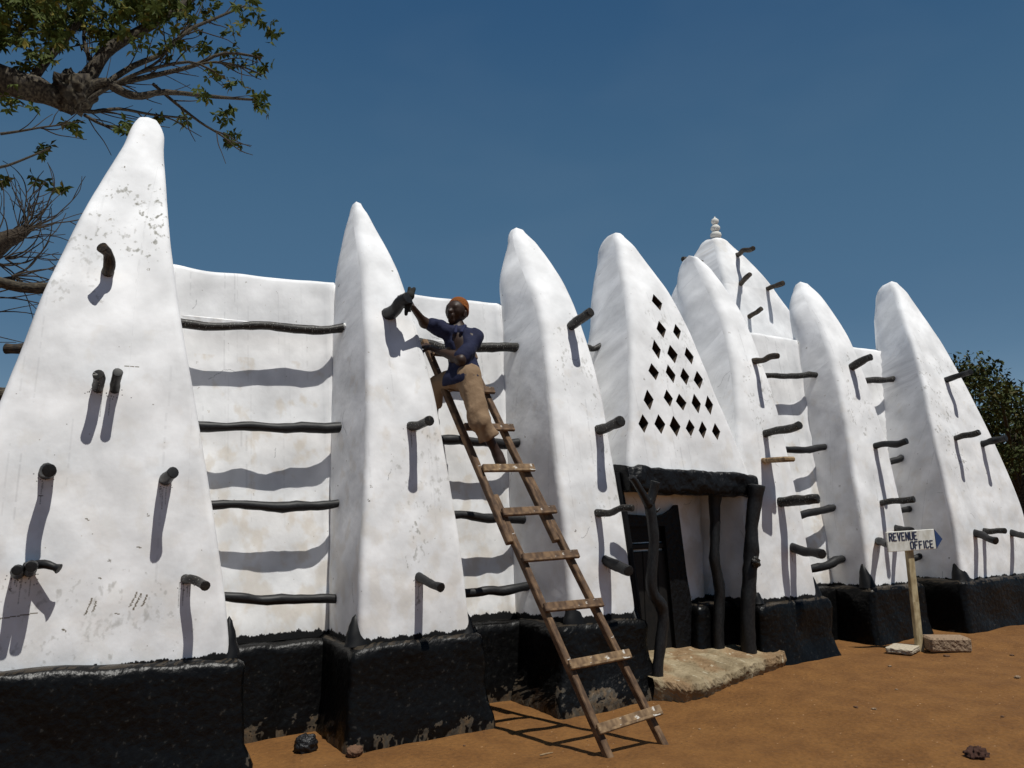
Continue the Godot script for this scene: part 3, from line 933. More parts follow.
	# posts
	put(tube([Vector3(4.62, 0.12, 0.03), Vector3(4.61, 0.27, 0.04), Vector3(4.68, 0.62, 0.05), Vector3(4.66, 0.78, 0.05), Vector3(4.57, 0.93, 0.05), Vector3(4.60, 1.32, 0.07), Vector3(4.58, 1.60, 0.07), Vector3(4.56, 1.68, 0.07)], [0.05, 0.048, 0.05, 0.055, 0.05, 0.043, 0.045, 0.05], 14, 0.25, 3, 5), M.pole, "forked_post", mosque)
	var fork: Node = mosque.get_node("forked_post")
	put(tube([Vector3(4.57, 1.62, 0.07), Vector3(4.49, 1.73, 0.08), Vector3(4.41, 1.83, 0.09), Vector3(4.36, 1.87, 0.10)], [0.045, 0.035, 0.03, 0.026], 12, 0.2, 5), M.pole, "fork_arm", fork)
	put(tube([Vector3(4.57, 1.63, 0.07), Vector3(4.61, 1.74, 0.08), Vector3(4.63, 1.83, 0.10)], [0.045, 0.04, 0.042], 12, 0.2, 7), M.pole, "fork_arm", fork)
	put(tube([Vector3(4.60, 1.60, 0.06), Vector3(4.66, 1.575, 0.05), Vector3(4.70, 1.60, 0.05)], [0.018, 0.015, 0.012], 8, 0.2, 8), M.pole, "stub", fork)
	put(tube([Vector3(5.68, 0.1, -0.32), Vector3(5.67, 0.4, -0.32), Vector3(5.70, 0.8, -0.3), Vector3(5.66, 1.12, -0.3), Vector3(5.69, 1.4, -0.3), Vector3(5.70, 1.62, -0.3), Vector3(5.72, 1.84, -0.28)], [0.06, 0.055, 0.05, 0.052, 0.05, 0.055, 0.09], 14, 0.22, 9, 5), M.pole, "door_post", mosque)
	put(tube([Vector3(5.84, 0.1, -0.1), Vector3(5.83, 0.4, -0.1), Vector3(5.87, 0.8, -0.09), Vector3(5.92, 1.12, -0.08), Vector3(5.95, 1.4, -0.07), Vector3(5.99, 1.62, -0.06), Vector3(6.02, 1.80, -0.05)], [0.075, 0.072, 0.068, 0.075, 0.062, 0.07, 0.085], 14, 0.22, 10, 5), M.pole, "door_post", mosque)
	var knot := put(rock(Vector3(0.09, 0.1, 0.06), 0.3, 3), M.pole_flecked, "knot", mosque.get_node("door_post_001"))
	knot.position = Vector3(5.895, 1.08, 0.0)
	# black paint edging the left jamb
	put(tube([Vector3(4.56, 0.6, -0.14), Vector3(4.54, 1.0, -0.16), Vector3(4.52, 1.4, -0.19), Vector3(4.495, 1.92, -0.28)], [0.045, 0.035, 0.03, 0.035], 8, 0.2, 11), M.black, "jamb_edge", mosque)
	# roof and the walls that close the building
	solid_box(mosque, Vector3(0.3, 3.05, -1.2), Vector3(10.6, 3.25, -8.6), M.plain, "roof")
	solid_box(mosque, Vector3(0.18, 0.0, -1.5), Vector3(0.55, 3.04, -8.9), M.plain, "side_wall")
	solid_box(mosque, Vector3(10.3, 0.0, -1.5), Vector3(10.7, 3.04, -8.9), M.plain, "side_wall")
	solid_box(mosque, Vector3(0.57, 0.0, -8.5), Vector3(10.28, 3.04, -8.9), M.plain, "rear_wall")
	# prayer tower behind
	var tw := {y0 = 2.8, Y = [2.8, 3.8, 4.7, 5.0, 5.25, 5.6, 5.8, 5.92], XL = [8.45, 8.65, 8.82, 8.86, 8.89, 9.0, 9.09, 9.14], XR = [11.2, 10.75, 10.2, 9.98, 9.83, 9.58, 9.42, 9.30], ZF = [-2.7, -2.82, -2.97, -3.04, -3.1, -3.26, -3.38, -3.44], ZW = [-5.2, -4.8, -4.35, -4.2, -4.1, -3.9, -3.75, -3.65], BY = [2.8, 4.7, 5.0, 5.25, 5.6, 5.9], BX = [8.3, 8.66, 8.72, 8.78, 8.93, 9.08], apex = Vector3(9.2, 5.95, -3.45), k = 1.0, cap = 0.1, deep = 0.3}
	var tower := put(spire(tw), M.plain, "tower", mosque)
	tower.set_meta("label", "whitewashed pyramid tower topped by a stacked ball finial")
	for q in [[Vector3(9.36, 5.58, -3.2), Vector3(9.2, 5.52, -2.76)], [Vector3(9.18, 5.03, -3.03), Vector3(9.03, 5.07, -2.7)], [Vector3(9.78, 5.02, -3.04), Vector3(9.74, 5.02, -2.7)], [Vector3(9.2, 4.47, -2.95), Vector3(9.17, 4.54, -2.65)], [Vector3(8.9, 5.5, -3.6), Vector3(8.55, 5.5, -3.62)]]:
		pole(tower, q[0], q[1], 0.04, M.pole_brown, 0.03)
	var fr := []
	for k in [[0.0, 0.10], [0.02, 0.125], [0.055, 0.135], [0.09, 0.12], [0.115, 0.07], [0.12, 0.06], [0.135, 0.085], [0.165, 0.112], [0.20, 0.11], [0.23, 0.08], [0.245, 0.05], [0.25, 0.045], [0.27, 0.075], [0.30, 0.09], [0.335, 0.085], [0.36, 0.05], [0.37, 0.02], [0.395, 0.015], [0.40, 0.0]]:
		var row := PackedVector3Array()
		for j in 17: row.append(Vector3(9.2 + cos(TAU * (j % 16) / 16.0) * k[1] * 0.68, 5.92 + k[0] * 0.92, -3.52 + sin(TAU * (j % 16) / 16.0) * k[1] * 0.68))
		fr.append(row)
	put(grid(fr, [], true), mat(lin(0.68, 0.67, 0.62), 0.9), "finial", tower)

# a rough horizontal member along x, given by its front, back, top and bottom
func spire_band(x0: float, x1: float, y0: float, y1: float, zf: float, zb: float, calm := 1.0) -> ArrayMesh:
	var rows := []
	var uvs := []
	var n := 60
	for i in n + 3:
		var t := clampf(float(i - 1) / n, 0.0, 1.0)
		var x := lerpf(x0, x1, t)
		var dy := -0.085 * t + lump.get_noise_1d(x * 60.0) * 0.02
		var sec := rounded([Vector2(y0 + dy, zf), Vector2(y1 + dy, zf), Vector2(y1 + dy, zb), Vector2(y0 + dy, zb)], [0.05, 0.05 if calm > 0.9 else 0.15, 0.04, 0.04], 6, 5)
		var row := PackedVector3Array()
		var uv := PackedVector2Array()
		var c := Vector2((y0 + y1) * 0.5 + dy, (zf + zb) * 0.5)
		for j in sec.size():
			var q := sec[j % (sec.size() - 1)]
			q += (q - c).normalized() * (fine.get_noise_3d(x * 90.0, q.x * 90.0, q.y * 90.0) * 0.022 * calm + lump.get_noise_3d(x * 60.0, q.x * 60.0, q.y * 60.0) * 0.03 * calm)
			if i == 0 or i == n + 2: q = c
			row.append(Vector3(x, q.x, q.y))
			uv.append(Vector2(x / 4.0, 1.0 - q.x / 5.0))
		rows.append(row); uvs.append(uv)
	return grid(rows, uvs, true)

# ---------------------------------------------------------------- ground
func ground_y(x: float, z: float) -> float:
	var y := 0.11 * smoothstep(3.9, 6.2, x) + 0.03 * smoothstep(7.0, 10.0, x)
	y *= 1.0 - 0.5 * smoothstep(0.6, 4.0, z)
	return y

func build_ground() -> void:
	var xs := []
	var zs := []
	for v in [-400.0, -150.0, -60.0, -25.0, -12.0, -7.0, -4.0, -2.5]: xs.append(v)
	var x := -1.5
	while x < 13.0:
		xs.append(x); x += 0.06
	for v in [14.0, 16.0, 20.0, 27.0, 40.0, 70.0, 150.0, 400.0]: xs.append(v)
	for v in [-400.0, -150.0, -60.0, -30.0, -16.0, -9.0, -5.0, -2.5]: zs.append(v)
	var z := -1.2
	while z < 4.6:
		zs.append(z); z += 0.06
	for v in [5.5, 7.0, 10.0, 16.0, 30.0, 60.0, 150.0, 400.0]: zs.append(v)
	var rows := []
	var uvs := []
	for zz in zs:
		var row := PackedVector3Array()
		var uv := PackedVector2Array()
		for xx in xs:
			var h := ground_y(xx, zz) + lump.get_noise_2d(xx * 14.0, zz * 14.0) * 0.022 + fine.get_noise_2d(xx * 40.0, zz * 40.0) * 0.010
			if absf(xx) > 60.0 or absf(zz) > 60.0: h = 0.05
			row.append(Vector3(xx, h, zz))
			uv.append(Vector2(xx / 2.6, zz / 2.6))
		rows.append(row); uvs.append(uv)
	var g := put(grid(rows, uvs, false, Vector3.UP), M.earth, "ground", self)
	g.set_meta("kind", "structure")
	g.set_meta("label", "bare red laterite earth in front of the mosque")

func thing_rock(called: String, size: Vector3, at: Vector3, turn: float, m: Material, rough: float, seed_: int, box: float, label: String, cat: String, group := "") -> void:
	var o := put(rock(size, rough, seed_, box, 18, 28), m, called, self)
	o.position = at
	o.rotation.y = turn
	tag(o, label, cat, group)

func build_small() -> void:
	# doorstep: one worn tilted slab of cement and stone
	var stone := Image.create(512, 256, false, Image.FORMAT_RGB8)
	var a := noise(61, 0.02, 5)
	var b := noise(62, 0.008, 3)
	for y in 256:
		for x2 in 512:
			var c := Color(0.60, 0.54, 0.43).lerp(Color(0.47, 0.41, 0.31), clampf(0.5 + a.get_noise_2d(x2, y) * 1.2, 0, 1))
			c = c.lerp(Color(0.50, 0.35, 0.22), clampf(b.get_noise_2d(x2, y * 1.5) * 1.6, 0, 0.4))
			if a.get_noise_2d(x2 * 3.0, y * 3.0 + 90.0) > 0.5: c = Color(0.66, 0.62, 0.53)
			stone.set_pixel(x2, y, c)
	var sm := mat(Color.WHITE, 0.72, tex(stone), M.stone_n, 1.0)
	var edge := [Vector3(4.50, 0.20, 0.10), Vector3(4.68, 0.16, 0.30), Vector3(4.95, 0.17, 0.31), Vector3(5.25, 0.19, 0.24), Vector3(5.55, 0.21, 0.18), Vector3(5.85, 0.23, 0.13), Vector3(6.12, 0.24, 0.07), Vector3(6.18, 0.25, -0.04)]
	var rows := []
	var uvs := []
	var nn := 64
	for k in 5:                                   # back edge, top, top rim, lower rim, foot
		var row := PackedVector3Array()
		var uv := PackedVector2Array()
		for j in nn + 1:
			var t := float(j) / nn * (edge.size() - 1)
			var i := mini(int(t), edge.size() - 2)
			var p: Vector3 = edge[i].lerp(edge[i + 1], t - i)
			p += Vector3(fine.get_noise_1d(j * 22.0) * 0.02, fine.get_noise_1d(j * 31.0 + 500.0) * 0.012, fine.get_noise_1d(j * 27.0 + 900.0) * 0.035)
			if k == 0: p = Vector3(lerpf(4.5, 6.15, float(j) / nn), 0.30, -0.56)
			elif k == 1: p = p.lerp(Vector3(lerpf(4.5, 6.15, float(j) / nn), 0.285, -0.5), 0.35) + Vector3(0, 0.008 + lump.get_noise_2d(p.x * 40.0, 3.0) * 0.02, 0)
			elif k == 3: p += Vector3(0, -0.06, 0.02)
			elif k == 4: p = Vector3(p.x, ground_y(p.x, p.z) - 0.06, p.z - 0.03 + fine.get_noise_1d(j * 60.0) * 0.03)
			row.append(p)
			uv.append(Vector2(p.x * 0.45, -p.z * 0.5 - p.y * 0.5))
		rows.append(row); uvs.append(uv)
	var fullr := []
	var fullu := []
	for k in rows.size() - 1:                     # refine between the rings so that the top is uneven
		for s in 5:
			var row := PackedVector3Array()
			var uv := PackedVector2Array()
			for j in nn + 1:
				var p: Vector3 = rows[k][j].lerp(rows[k + 1][j], s / 5.0)
				if k < 2: p.y += fine.get_noise_2d(p.x * 50.0, p.z * 50.0) * 0.010
				row.append(p)
				uv.append(uvs[k][j].lerp(uvs[k + 1][j], s / 5.0))
			fullr.append(row); fullu.append(uv)
	fullr.append(rows[4]); fullu.append(uvs[4])
	var step := put(grid(fullr, fullu, false, Vector3(0, 1, 1)), sm, "doorstep", self)
	tag(step, "worn broken-edged cement doorstep in front of the dark doorway", "doorstep")
	# loose things on the ground
	var black_rock := mat(lin(0.012, 0.012, 0.013), 0.35, null, M.stone_n, 1.0)
	var clod := mat(lin(0.13, 0.07, 0.04), 0.95, null, M.stone_n, 1.0)
	var pale := mat(lin(0.26, 0.18, 0.115), 0.9, null, M.stone_n, 1.0)
	thing_rock("painted_stone", Vector3(0.15, 0.13, 0.13), Vector3(1.66, 0.05, -0.16), 0.3, black_rock, 0.14, 2, 0.3, "black painted lump of stone on the earth beside the footing", "stone")
	thing_rock("earth_clod", Vector3(0.15, 0.07, 0.1), Vector3(1.93, 0.02, 0.06), 0.9, clod, 0.14, 4, 0.2, "dull brown clod against the foot of the cleaned buttress", "clod")
	thing_rock("earth_clod", Vector3(0.16, 0.09, 0.12), Vector3(5.10, 0.05, 2.45), 0.2, mat(lin(0.05, 0.022, 0.014), 0.95, null, M.stone_n, 1.0), 0.35, 5, 0.2, "dark reddish clod alone on the open ground", "clod")
	var at := Vector3(8.02, 0.20, 0.30)
	var blk := put(slab_block(Vector3(0.40, 0.14, 0.24)), pale, "clay_block", self)
	blk.transform = Transform3D(Basis(Vector3.UP, -0.62).rotated(Vector3(1, 0, 0), 0.02), at + Vector3(0.02, -0.01, 0.16))
	tag(blk, "rough tan clay block lying against the sign post", "block")
	var flat := put(slab_rough(Vector3(0.34, 0.05, 0.24)), mat(lin(0.42, 0.36, 0.27), 0.9, null, M.stone_n, 1.0), "flat_stone", self)
	flat.transform = Transform3D(Basis(Vector3.UP, 0.35), Vector3(7.68, 0.14, 0.22))
	tag(flat, "flat pale stone on the ground at the sign post foot", "stone")
	var r := RandomNumberGenerator.new()
	r.seed = 77
	var dabs := ["tiny pale chip on the bare earth", "tiny dark pebble on the bare earth"]
	for i in 20:
		var px := r.randf_range(2.6, 10.0)
		var pz := r.randf_range(0.15, 3.0)
		var dark := r.randf() < 0.6
		var s := r.randf_range(0.014, 0.04)
		thing_rock("pebble", Vector3(s * r.randf_range(0.9, 1.8), s * 0.6, s), Vector3(px, ground_y(px, pz) + s * 0.12 + lump.get_noise_2d(px * 14.0, pz * 14.0) * 0.022 + fine.get_noise_2d(px * 40.0, pz * 40.0) * 0.010, pz), r.randf() * TAU, clod if dark else pale, 0.3, i, 0.2, dabs[1] if dark else dabs[0], "pebble", "pebbles scattered on the earth")
	# dry straw
	for q in [[Vector3(2.93, 0.012, 0.82), Vector3(3.02, 0.02, 0.84)], [Vector3(6.3, 0.07, 1.1), Vector3(6.42, 0.07, 1.06)]]:
		var o := put(tube([q[0], (q[0] + q[1]) * 0.5 + Vector3(0, 0.004, 0.006), q[1]], [0.006, 0.006, 0.004], 6), M.pale_wood, "dry_stalk", self)
		tag(o, "pale dry stalk lying on the earth " + ("below the ladder foot" if q[0].x < 4.0 else "in front of the doorstep"), "stalk")

func slab_block(size: Vector3) -> ArrayMesh:
	return slab(size, 0.018)

func slab_rough(size: Vector3) -> ArrayMesh:
	return rock(size * 1.06, 0.035, int(size.x * 90.0), 0.93, 36, 52)

# ---------------------------------------------------------------- ladder
func rail_left(y: float) -> Vector3: return Vector3(3.305 - 0.155 * y, y, 1.07 - 0.59 * y)
func rail_right(y: float) -> Vector3: return Vector3(3.78 - 0.195 * y, y, 1.06 - 0.588 * y)

func build_ladder() -> void:
	var lad := add(Node3D.new(), "ladder", self) as Node3D
	tag(lad, "home-made wooden ladder leaning into the wall bay under the worker", "ladder")
	var out := Vector3(0, 0.5, 0.86)
	plank(rail_left(-0.03), rail_left(1.72), 0.05, 0.055, out, M.ladder, "rail", lad)
	plank(rail_left(1.36) + Vector3(-0.05, 0, 0.01), rail_left(3.09) + Vector3(-0.02, 0, 0.0), 0.05, 0.055, out, M.ladder, "rail", lad)
	plank(rail_right(-0.03), rail_right(1.92), 0.05, 0.055, out, M.ladder, "rail", lad)
	plank(rail_right(1.36) + Vector3(-0.045, 0, 0.0), rail_right(3.02) + Vector3(0.0, 0, 0.0), 0.05, 0.055, out, M.ladder, "rail", lad)
	var hs := [0.16, 0.54, 0.905, 1.245, 1.58, 1.925, 2.27, 2.62, 2.95]
	var tilt := [0.05, 0.02, 0.0, 0.01, 0.015, 0.01, 0.01, 0.0, 0.0]
	for i in hs.size():
		var a: Vector3 = rail_left(hs[i]) + Vector3(-0.03, 0, 0.035)
		var b: Vector3 = rail_right(hs[i]) + Vector3(0.05, tilt[i], 0.035)
		a += Vector3(0, 0.012, 0.024); b += Vector3(0, 0.012, 0.024)
		var d := (b - a).normalized()
		var o := put(slab(Vector3(a.distance_to(b), 0.068, 0.028), 0.005), M.ladder_pale if i in [1, 5, 0] else M.ladder, "rung", lad)
		var up := Vector3(-0.17, 1, -0.59)
		up = (up - d * up.dot(d)).normalized()
		o.transform = Transform3D(Basis(d, up, d.cross(up)), (a + b) * 0.5)

# ---------------------------------------------------------------- sign
func build_sign() -> void:
	var s := add(Node3D.new(), "wooden_sign", self) as Node3D
	s.transform = Transform3D(Basis(Vector3.UP, -0.38), Vector3(7.88, 0.1, 0.26))
	tag(s, "white hand-lettered arrow sign on a pale wooden post", "sign")
	var post := put(slab(Vector3(0.075, 1.16, 0.05), 0.006), M.post_wood, "post", s)
	post.transform = Transform3D(Basis(Vector3(0, 0, 1), 0.0).rotated(Vector3(1, 0, 0), -0.02), Vector3(0.0, 0.52, 0.0))
	var bm := mat(Color.WHITE, 0.7, wood_tex(81, Color(0.90, 0.90, 0.87), Color(0.80, 0.79, 0.74), 0.0))
	var head := add(Node3D.new(), "head", s) as Node3D
	head.transform = Transform3D(Basis(Vector3(0, 0, 1), 0.035), Vector3(0.0, 1.12, 0.035))
	var board := put(slab(Vector3(0.55, 0.205, 0.02), 0.004), bm, "board", head)
	var blue := mat(lin(0.03, 0.06, 0.16), 0.55)
	var pr := SurfaceTool.new()
	pr.begin(Mesh.PRIMITIVE_TRIANGLES)
	pr.set_smooth_group(-1)
	var tri := [Vector2(0.277, -0.1), Vector2(0.277, 0.1), Vector2(0.355, -0.005)]
	var f := []
	var bk := []
	for t in tri:
		f.append(Vector3(t.x, t.y, 0.012)); bk.append(Vector3(t.x, t.y, -0.010))
	for q in [[f[0], f[1], f[2]], [bk[0], bk[2], bk[1]]]:
		for v in q: pr.add_vertex(v)
	for k in 3:
		var l := (k + 1) % 3
		for v in [f[k], bk[k], f[l], f[l], bk[k], bk[l]]: pr.add_vertex(v)
	pr.generate_normals()
	put(pr.commit(), blue, "arrow_tip", head)
	var ink := mat(lin(0.02, 0.03, 0.07), 0.6)
	# brush-lettered capitals: strokes on a 4 x 6 grid
	var strokes := {"R": [[0, 0, 0, 6], [0, 6, 3, 6], [3, 6, 3.4, 4.6], [3.4, 4.6, 3, 3.2], [3, 3.2, 0, 3.2], [1.4, 3.2, 3.6, 0]], "E": [[0, 0, 0, 6], [0, 6, 3.2, 6], [0, 3.1, 2.6, 3.1], [0, 0, 3.3, 0]], "V": [[0, 6, 1.8, 0], [1.8, 0, 3.6, 6]], "N": [[0, 0, 0, 6], [0, 6, 3.4, 0], [3.4, 0, 3.4, 6]], "U": [[0, 6, 0, 0.8], [0, 0.8, 0.8, 0], [0.8, 0, 2.6, 0], [2.6, 0, 3.4, 0.8], [3.4, 0.8, 3.4, 6]], "O": [[0, 0.8, 0, 5.2], [0, 5.2, 0.8, 6], [0.8, 6, 2.6, 6], [2.6, 6, 3.4, 5.2], [3.4, 5.2, 3.4, 0.8], [3.4, 0.8, 2.6, 0], [2.6, 0, 0.8, 0], [0.8, 0, 0, 0.8]], "F": [[0, 0, 0, 6], [0, 6, 3.2, 6], [0, 3.1, 2.6, 3.1]], "I": [[0.6, 0, 0.6, 6]], "C": [[3.3, 5.0, 2.6, 6], [2.6, 6, 0.8, 6], [0.8, 6, 0, 5.2], [0, 5.2, 0, 0.8], [0, 0.8, 0.8, 0], [0.8, 0, 2.6, 0], [2.6, 0, 3.3, 1.0]]}
	for line in [["REVENUE", -0.245, 0.010, 0.0086, 0.0125], ["OFFICE", -0.015, -0.084, 0.0090, 0.0118]]:
		var x: float = line[1]
		for ch in line[0]:
			var st := SurfaceTool.new()
			st.begin(Mesh.PRIMITIVE_TRIANGLES)
			var lay := 0.0
			for q in strokes[ch]:
				var p0 := Vector2(q[0] * line[3], q[1] * line[4])
				var p1 := Vector2(q[2] * line[3], q[3] * line[4])
				var d := (p1 - p0).normalized()
				p0 -= d * 0.0055; p1 += d * 0.0055
				var nrm := Vector2(-d.y, d.x) * (0.0068 if absf(d.y) > 0.5 else 0.0055)
				lay += 0.00015
				var v := [p0 + nrm, p1 + nrm, p1 - nrm, p0 - nrm]
				for k in [0, 1, 2, 0, 2, 3]:
					st.set_normal(Vector3(0, 0, 1))
					st.add_vertex(Vector3(v[k].x, v[k].y, lay))
			var o := put(st.commit(), ink, "letter", head)
			o.position = Vector3(x, line[2], 0.0125)
			x += (line[3] * 5.45) if ch != "I" else line[3] * 2.9

# ---------------------------------------------------------------- the worker
func commit(st: SurfaceTool, m: Material, called: String, parent: Node) -> MeshInstance3D:
	return put(st.commit(), m, called, parent)

func new_st() -> SurfaceTool:
	var st := SurfaceTool.new()
	st.begin(Mesh.PRIMITIVE_TRIANGLES)
	return st

func hand(st: SurfaceTool, wrist: Vector3, dir: Vector3, palm: Vector3, curl: float, side: float) -> void:
	# dir: along the hand; palm: the way the palm faces; fingers curl towards palm
	var d := dir.normalized()
	var n := (palm - d * palm.dot(d)).normalized()
	var w := d.cross(n).normalized() * side
	var bones := []
	for i in 4:
		var o := (i - 1.5) * 0.019
		bones.append([wrist + w * o * 0.5, wrist + d * 0.085 + w * o, 0.017, 0.0135, Vector3.ONE])
	for i in 4:
		var p := wrist + d * 0.085 + w * (i - 1.5) * 0.0205
		var len: float = [0.040, 0.046, 0.043, 0.034][i]
		var an := 0.25
		for s in 3:
			an += curl * [0.5, 0.9, 0.7][s]
			var q: Vector3 = p + (d * cos(an) + n * sin(an)) * len * float([1.0, 0.68, 0.52][s])
			bones.append([p, q, 0.0095 - s * 0.0006, 0.009 - s * 0.0008])
			p = q
	var tb := wrist + d * 0.025 - w * 0.030
	var t1 := tb + (d * 0.5 - w * 0.75 + n * 0.45).normalized() * 0.042
	var t2 := t1 + (d * 0.75 - w * 0.05 + n * 0.7).normalized() * 0.032
	bones.append([tb, t1, 0.0135, 0.011]); bones.append([t1, t2, 0.011, 0.009])
	nets(bones, 0.0042, 0.008, [], st)

func build_person() -> void:
	var person := add(Node3D.new(), "person", self) as Node3D
	tag(person, "worker in blue shirt, tan trousers and orange cap reaching from the ladder", "person")
	var hipc := Vector3(2.993, 2.758, -0.360)
	var chest := Vector3(2.976, 3.012, -0.400)
	var neck := Vector3(2.969, 3.142, -0.410)
	var head := Vector3(2.950, 3.268, -0.410)
	var sr := Vector3(2.839, 3.126, -0.420)
	var er := Vector3(2.685, 3.176, -0.470)
	var hr := Vector3(2.535, 3.27, -0.37)
	var sl := Vector3(3.112, 3.075, -0.350)
	var el := Vector3(2.900, 2.833, -0.230)
	var hl := Vector3(2.779, 2.982, -0.540)
	var hs := Vector3(2.984, 2.701, -0.260)
	var ks := Vector3(2.998, 2.313, -0.080)
	var an := Vector3(3.155, 2.045, -0.080)
	var hb := Vector3(2.935, 2.705, -0.370)
	var kb := Vector3(2.865, 2.675, -0.600)
	var ab := Vector3(2.845, 2.40, -0.66)
	var st := new_st()
	var body := [
		[hipc, chest, 0.105, 0.115], [chest, neck, 0.10, 0.06], [neck, head - Vector3(0, 0.03, 0), 0.046, 0.046],
		[chest + Vector3(0, 0.06, 0), sr, 0.07, 0.05], [chest + Vector3(0, 0.06, 0), sl, 0.07, 0.05],
		[sr, er, 0.047, 0.036], [er, hr, 0.036, 0.025], [sl, el, 0.047, 0.037], [el, hl, 0.037, 0.025],
		[hs, ks, 0.08, 0.052], [ks, an, 0.052, 0.033], [hb, kb, 0.08, 0.054], [kb, ab, 0.052, 0.034],
		[an, an + Vector3(0.015, -0.065, 0.02), 0.034, 0.032], [an + Vector3(0.015, -0.06, 0.02), an + Vector3(0.07, -0.085, -0.12), 0.032, 0.022],
		[ab, ab + Vector3(0.02, -0.05, 0.0), 0.033, 0.03], [ab + Vector3(0.02, -0.045, 0.0), ab + Vector3(0.03, -0.08, -0.10), 0.03, 0.024],
	]
	nets(body, 0.0125, 0.05, [], st)
	# head: skull, jaw, nose, brow, lips, ears; it looks left and a little up
	var fw := Vector3(-0.80, 0.14, 0.52).normalized()
	var sd := fw.cross(Vector3(0.1, 1, 0)).normalized()
	var up := sd.cross(fw).normalized()
	var sk := [
		[head + up * 0.03 - fw * 0.02, head + up * 0.03 + fw * 0.012, 0.088, 0.086],
		[head - up * 0.02 + fw * 0.02, head - up * 0.075 + fw * 0.052, 0.062, 0.032],
		[head + up * 0.025 + fw * 0.084, head - up * 0.012 + fw * 0.108, 0.009, 0.013],
		[head - up * 0.012 + fw * 0.098 + sd * 0.012, head - up * 0.012 + fw * 0.098 - sd * 0.012, 0.010, 0.010],
		[head + up * 0.04 + fw * 0.075 + sd * 0.034, head + up * 0.04 + fw * 0.075 - sd * 0.034, 0.016, 0.016],
		[head - up * 0.040 + fw * 0.084 + sd * 0.020, head - up * 0.040 + fw * 0.084 - sd * 0.020, 0.011, 0.011],
		[head - up * 0.054 + fw * 0.080 + sd * 0.016, head - up * 0.054 + fw * 0.080 - sd * 0.016, 0.010, 0.010],
		[head + up * 0.0 + fw * 0.05 + sd * 0.045, head - up * 0.02 + fw * 0.045 + sd * 0.045, 0.022, 0.018],
		[head + up * 0.0 + fw * 0.05 - sd * 0.045, head - up * 0.02 + fw * 0.045 - sd * 0.045, 0.022, 0.018],
	]
	nets(sk, 0.006, 0.02, [], st)
	for s in [-1.0, 1.0]:
		nets([[head + sd * s * 0.083 + up * 0.018 - fw * 0.012, head + sd * s * 0.080 - up * 0.022 - fw * 0.006, 0.016, 0.011]], 0.005, 0.01, [], st)
	# right hand round the pole with the cloth, left hand on the rail
	hand(st, hr, Vector3(-0.18, 0.62, -0.35), Vector3(-0.85, -0.2, -0.2), 0.55, 1.0)
	hand(st, hl, Vector3(-0.45, 0.35, -0.75), Vector3(0.2, -0.5, -0.5), 0.75, -1.0)
	# toes of the standing foot
	for i in 5:
		var w := Vector3(0.95, 0.0, 0.3) * (i - 2.0) * 0.014
		var base := an + Vector3(0.066, -0.086, -0.12) + w
		nets([[base, base + Vector3(0.012, -0.004, -0.035 + absf(i - 1.0) * 0.004), 0.012, 0.010]], 0.005, 0.006, [], st)
	var skin := commit(st, M.skin, "body", person)
	var ey := mat(lin(0.45, 0.42, 0.36), 0.3)
	for s in [-1.0, 1.0]:
		var e := put(rock(Vector3.ONE * 0.022, 0.0, 1, 0.0, 8, 12), ey, "eye", person)
		e.position = head + up * 0.019 + fw * 0.079 + sd * s * 0.032
	# shirt
	var cloth_n := bump(15, 0.02, 512, 7.0, 3)
	var shirt := new_st()
	var down := (hipc - chest).normalized()
	var er2 := sr.lerp(er, 0.62)
	var el2 := sl.lerp(el, 0.88)
	nets([
		[hipc + down * 0.10, chest - Vector3(0, 0.02, 0), 0.122, 0.106], [chest, chest + Vector3(-0.005, 0.07, 0), 0.116, 0.09],
		[chest + Vector3(0, 0.07, 0), neck, 0.085, 0.058],
		[chest + Vector3(0, 0.06, 0), sr, 0.085, 0.064], [chest + Vector3(0, 0.06, 0), sl, 0.08, 0.06],
		[sr, er2, 0.064, 0.06], [sl, el2, 0.068, 0.062],
		[hipc, hs - Vector3(0, 0.02, 0), 0.12, 0.115], [hipc, hb - Vector3(0, 0.02, 0), 0.125, 0.122],
	], 0.0125, 0.04, [[hipc - Vector3(0, 0.105, 0), Vector3(0.1, -1, 0).normalized()]], shirt, 0.022)
	commit(shirt, mat(lin(0.008, 0.011, 0.038), 0.85, null, cloth_n, 0.35), "shirt", person)
	var col := new_st()
	nets([[neck + Vector3(-0.045, 0.005, 0.06), neck + Vector3(-0.075, -0.06, 0.10), 0.014, 0.016], [neck + Vector3(0.03, 0.012, 0.07), neck + Vector3(-0.03, -0.055, 0.12), 0.014, 0.016], [neck + Vector3(0.03, 0.012, 0.07), neck + Vector3(0.065, 0.02, 0.0), 0.014, 0.014]], 0.007, 0.012, [], col)
	commit(col, mat(lin(0.010, 0.014, 0.05), 0.85), "collar", person)
	# trousers to below the knee
	var tr := new_st()
	var hem := ks.lerp(an, 0.50)
	nets([
		[hipc + Vector3(0, 0.02, 0), hs, 0.11, 0.105], [hs, ks, 0.10, 0.082], [ks, ks.lerp(an, 0.75), 0.08, 0.086],
		[hipc, hb, 0.105, 0.10], [hb, kb, 0.10, 0.078], [kb, kb.lerp(ab, 0.5), 0.072, 0.06],
	], 0.0115, 0.03, [[hem, (an - ks).normalized()]], tr, 0.026)
	commit(tr, mat(lin(0.22, 0.145, 0.085), 0.92, null, cloth_n, 0.35), "trousers", person)
	# knitted cap, set back on the head
	var cap := new_st()
	var cu := (up * 0.86 - fw * 0.5).normalized()
	nets([[head + up * 0.04 - fw * 0.022, head + up * 0.075 - fw * 0.03, 0.099, 0.09]], 0.006, 0.01, [[head + up * 0.045 - fw * 0.01, -cu]], cap, 0.004)
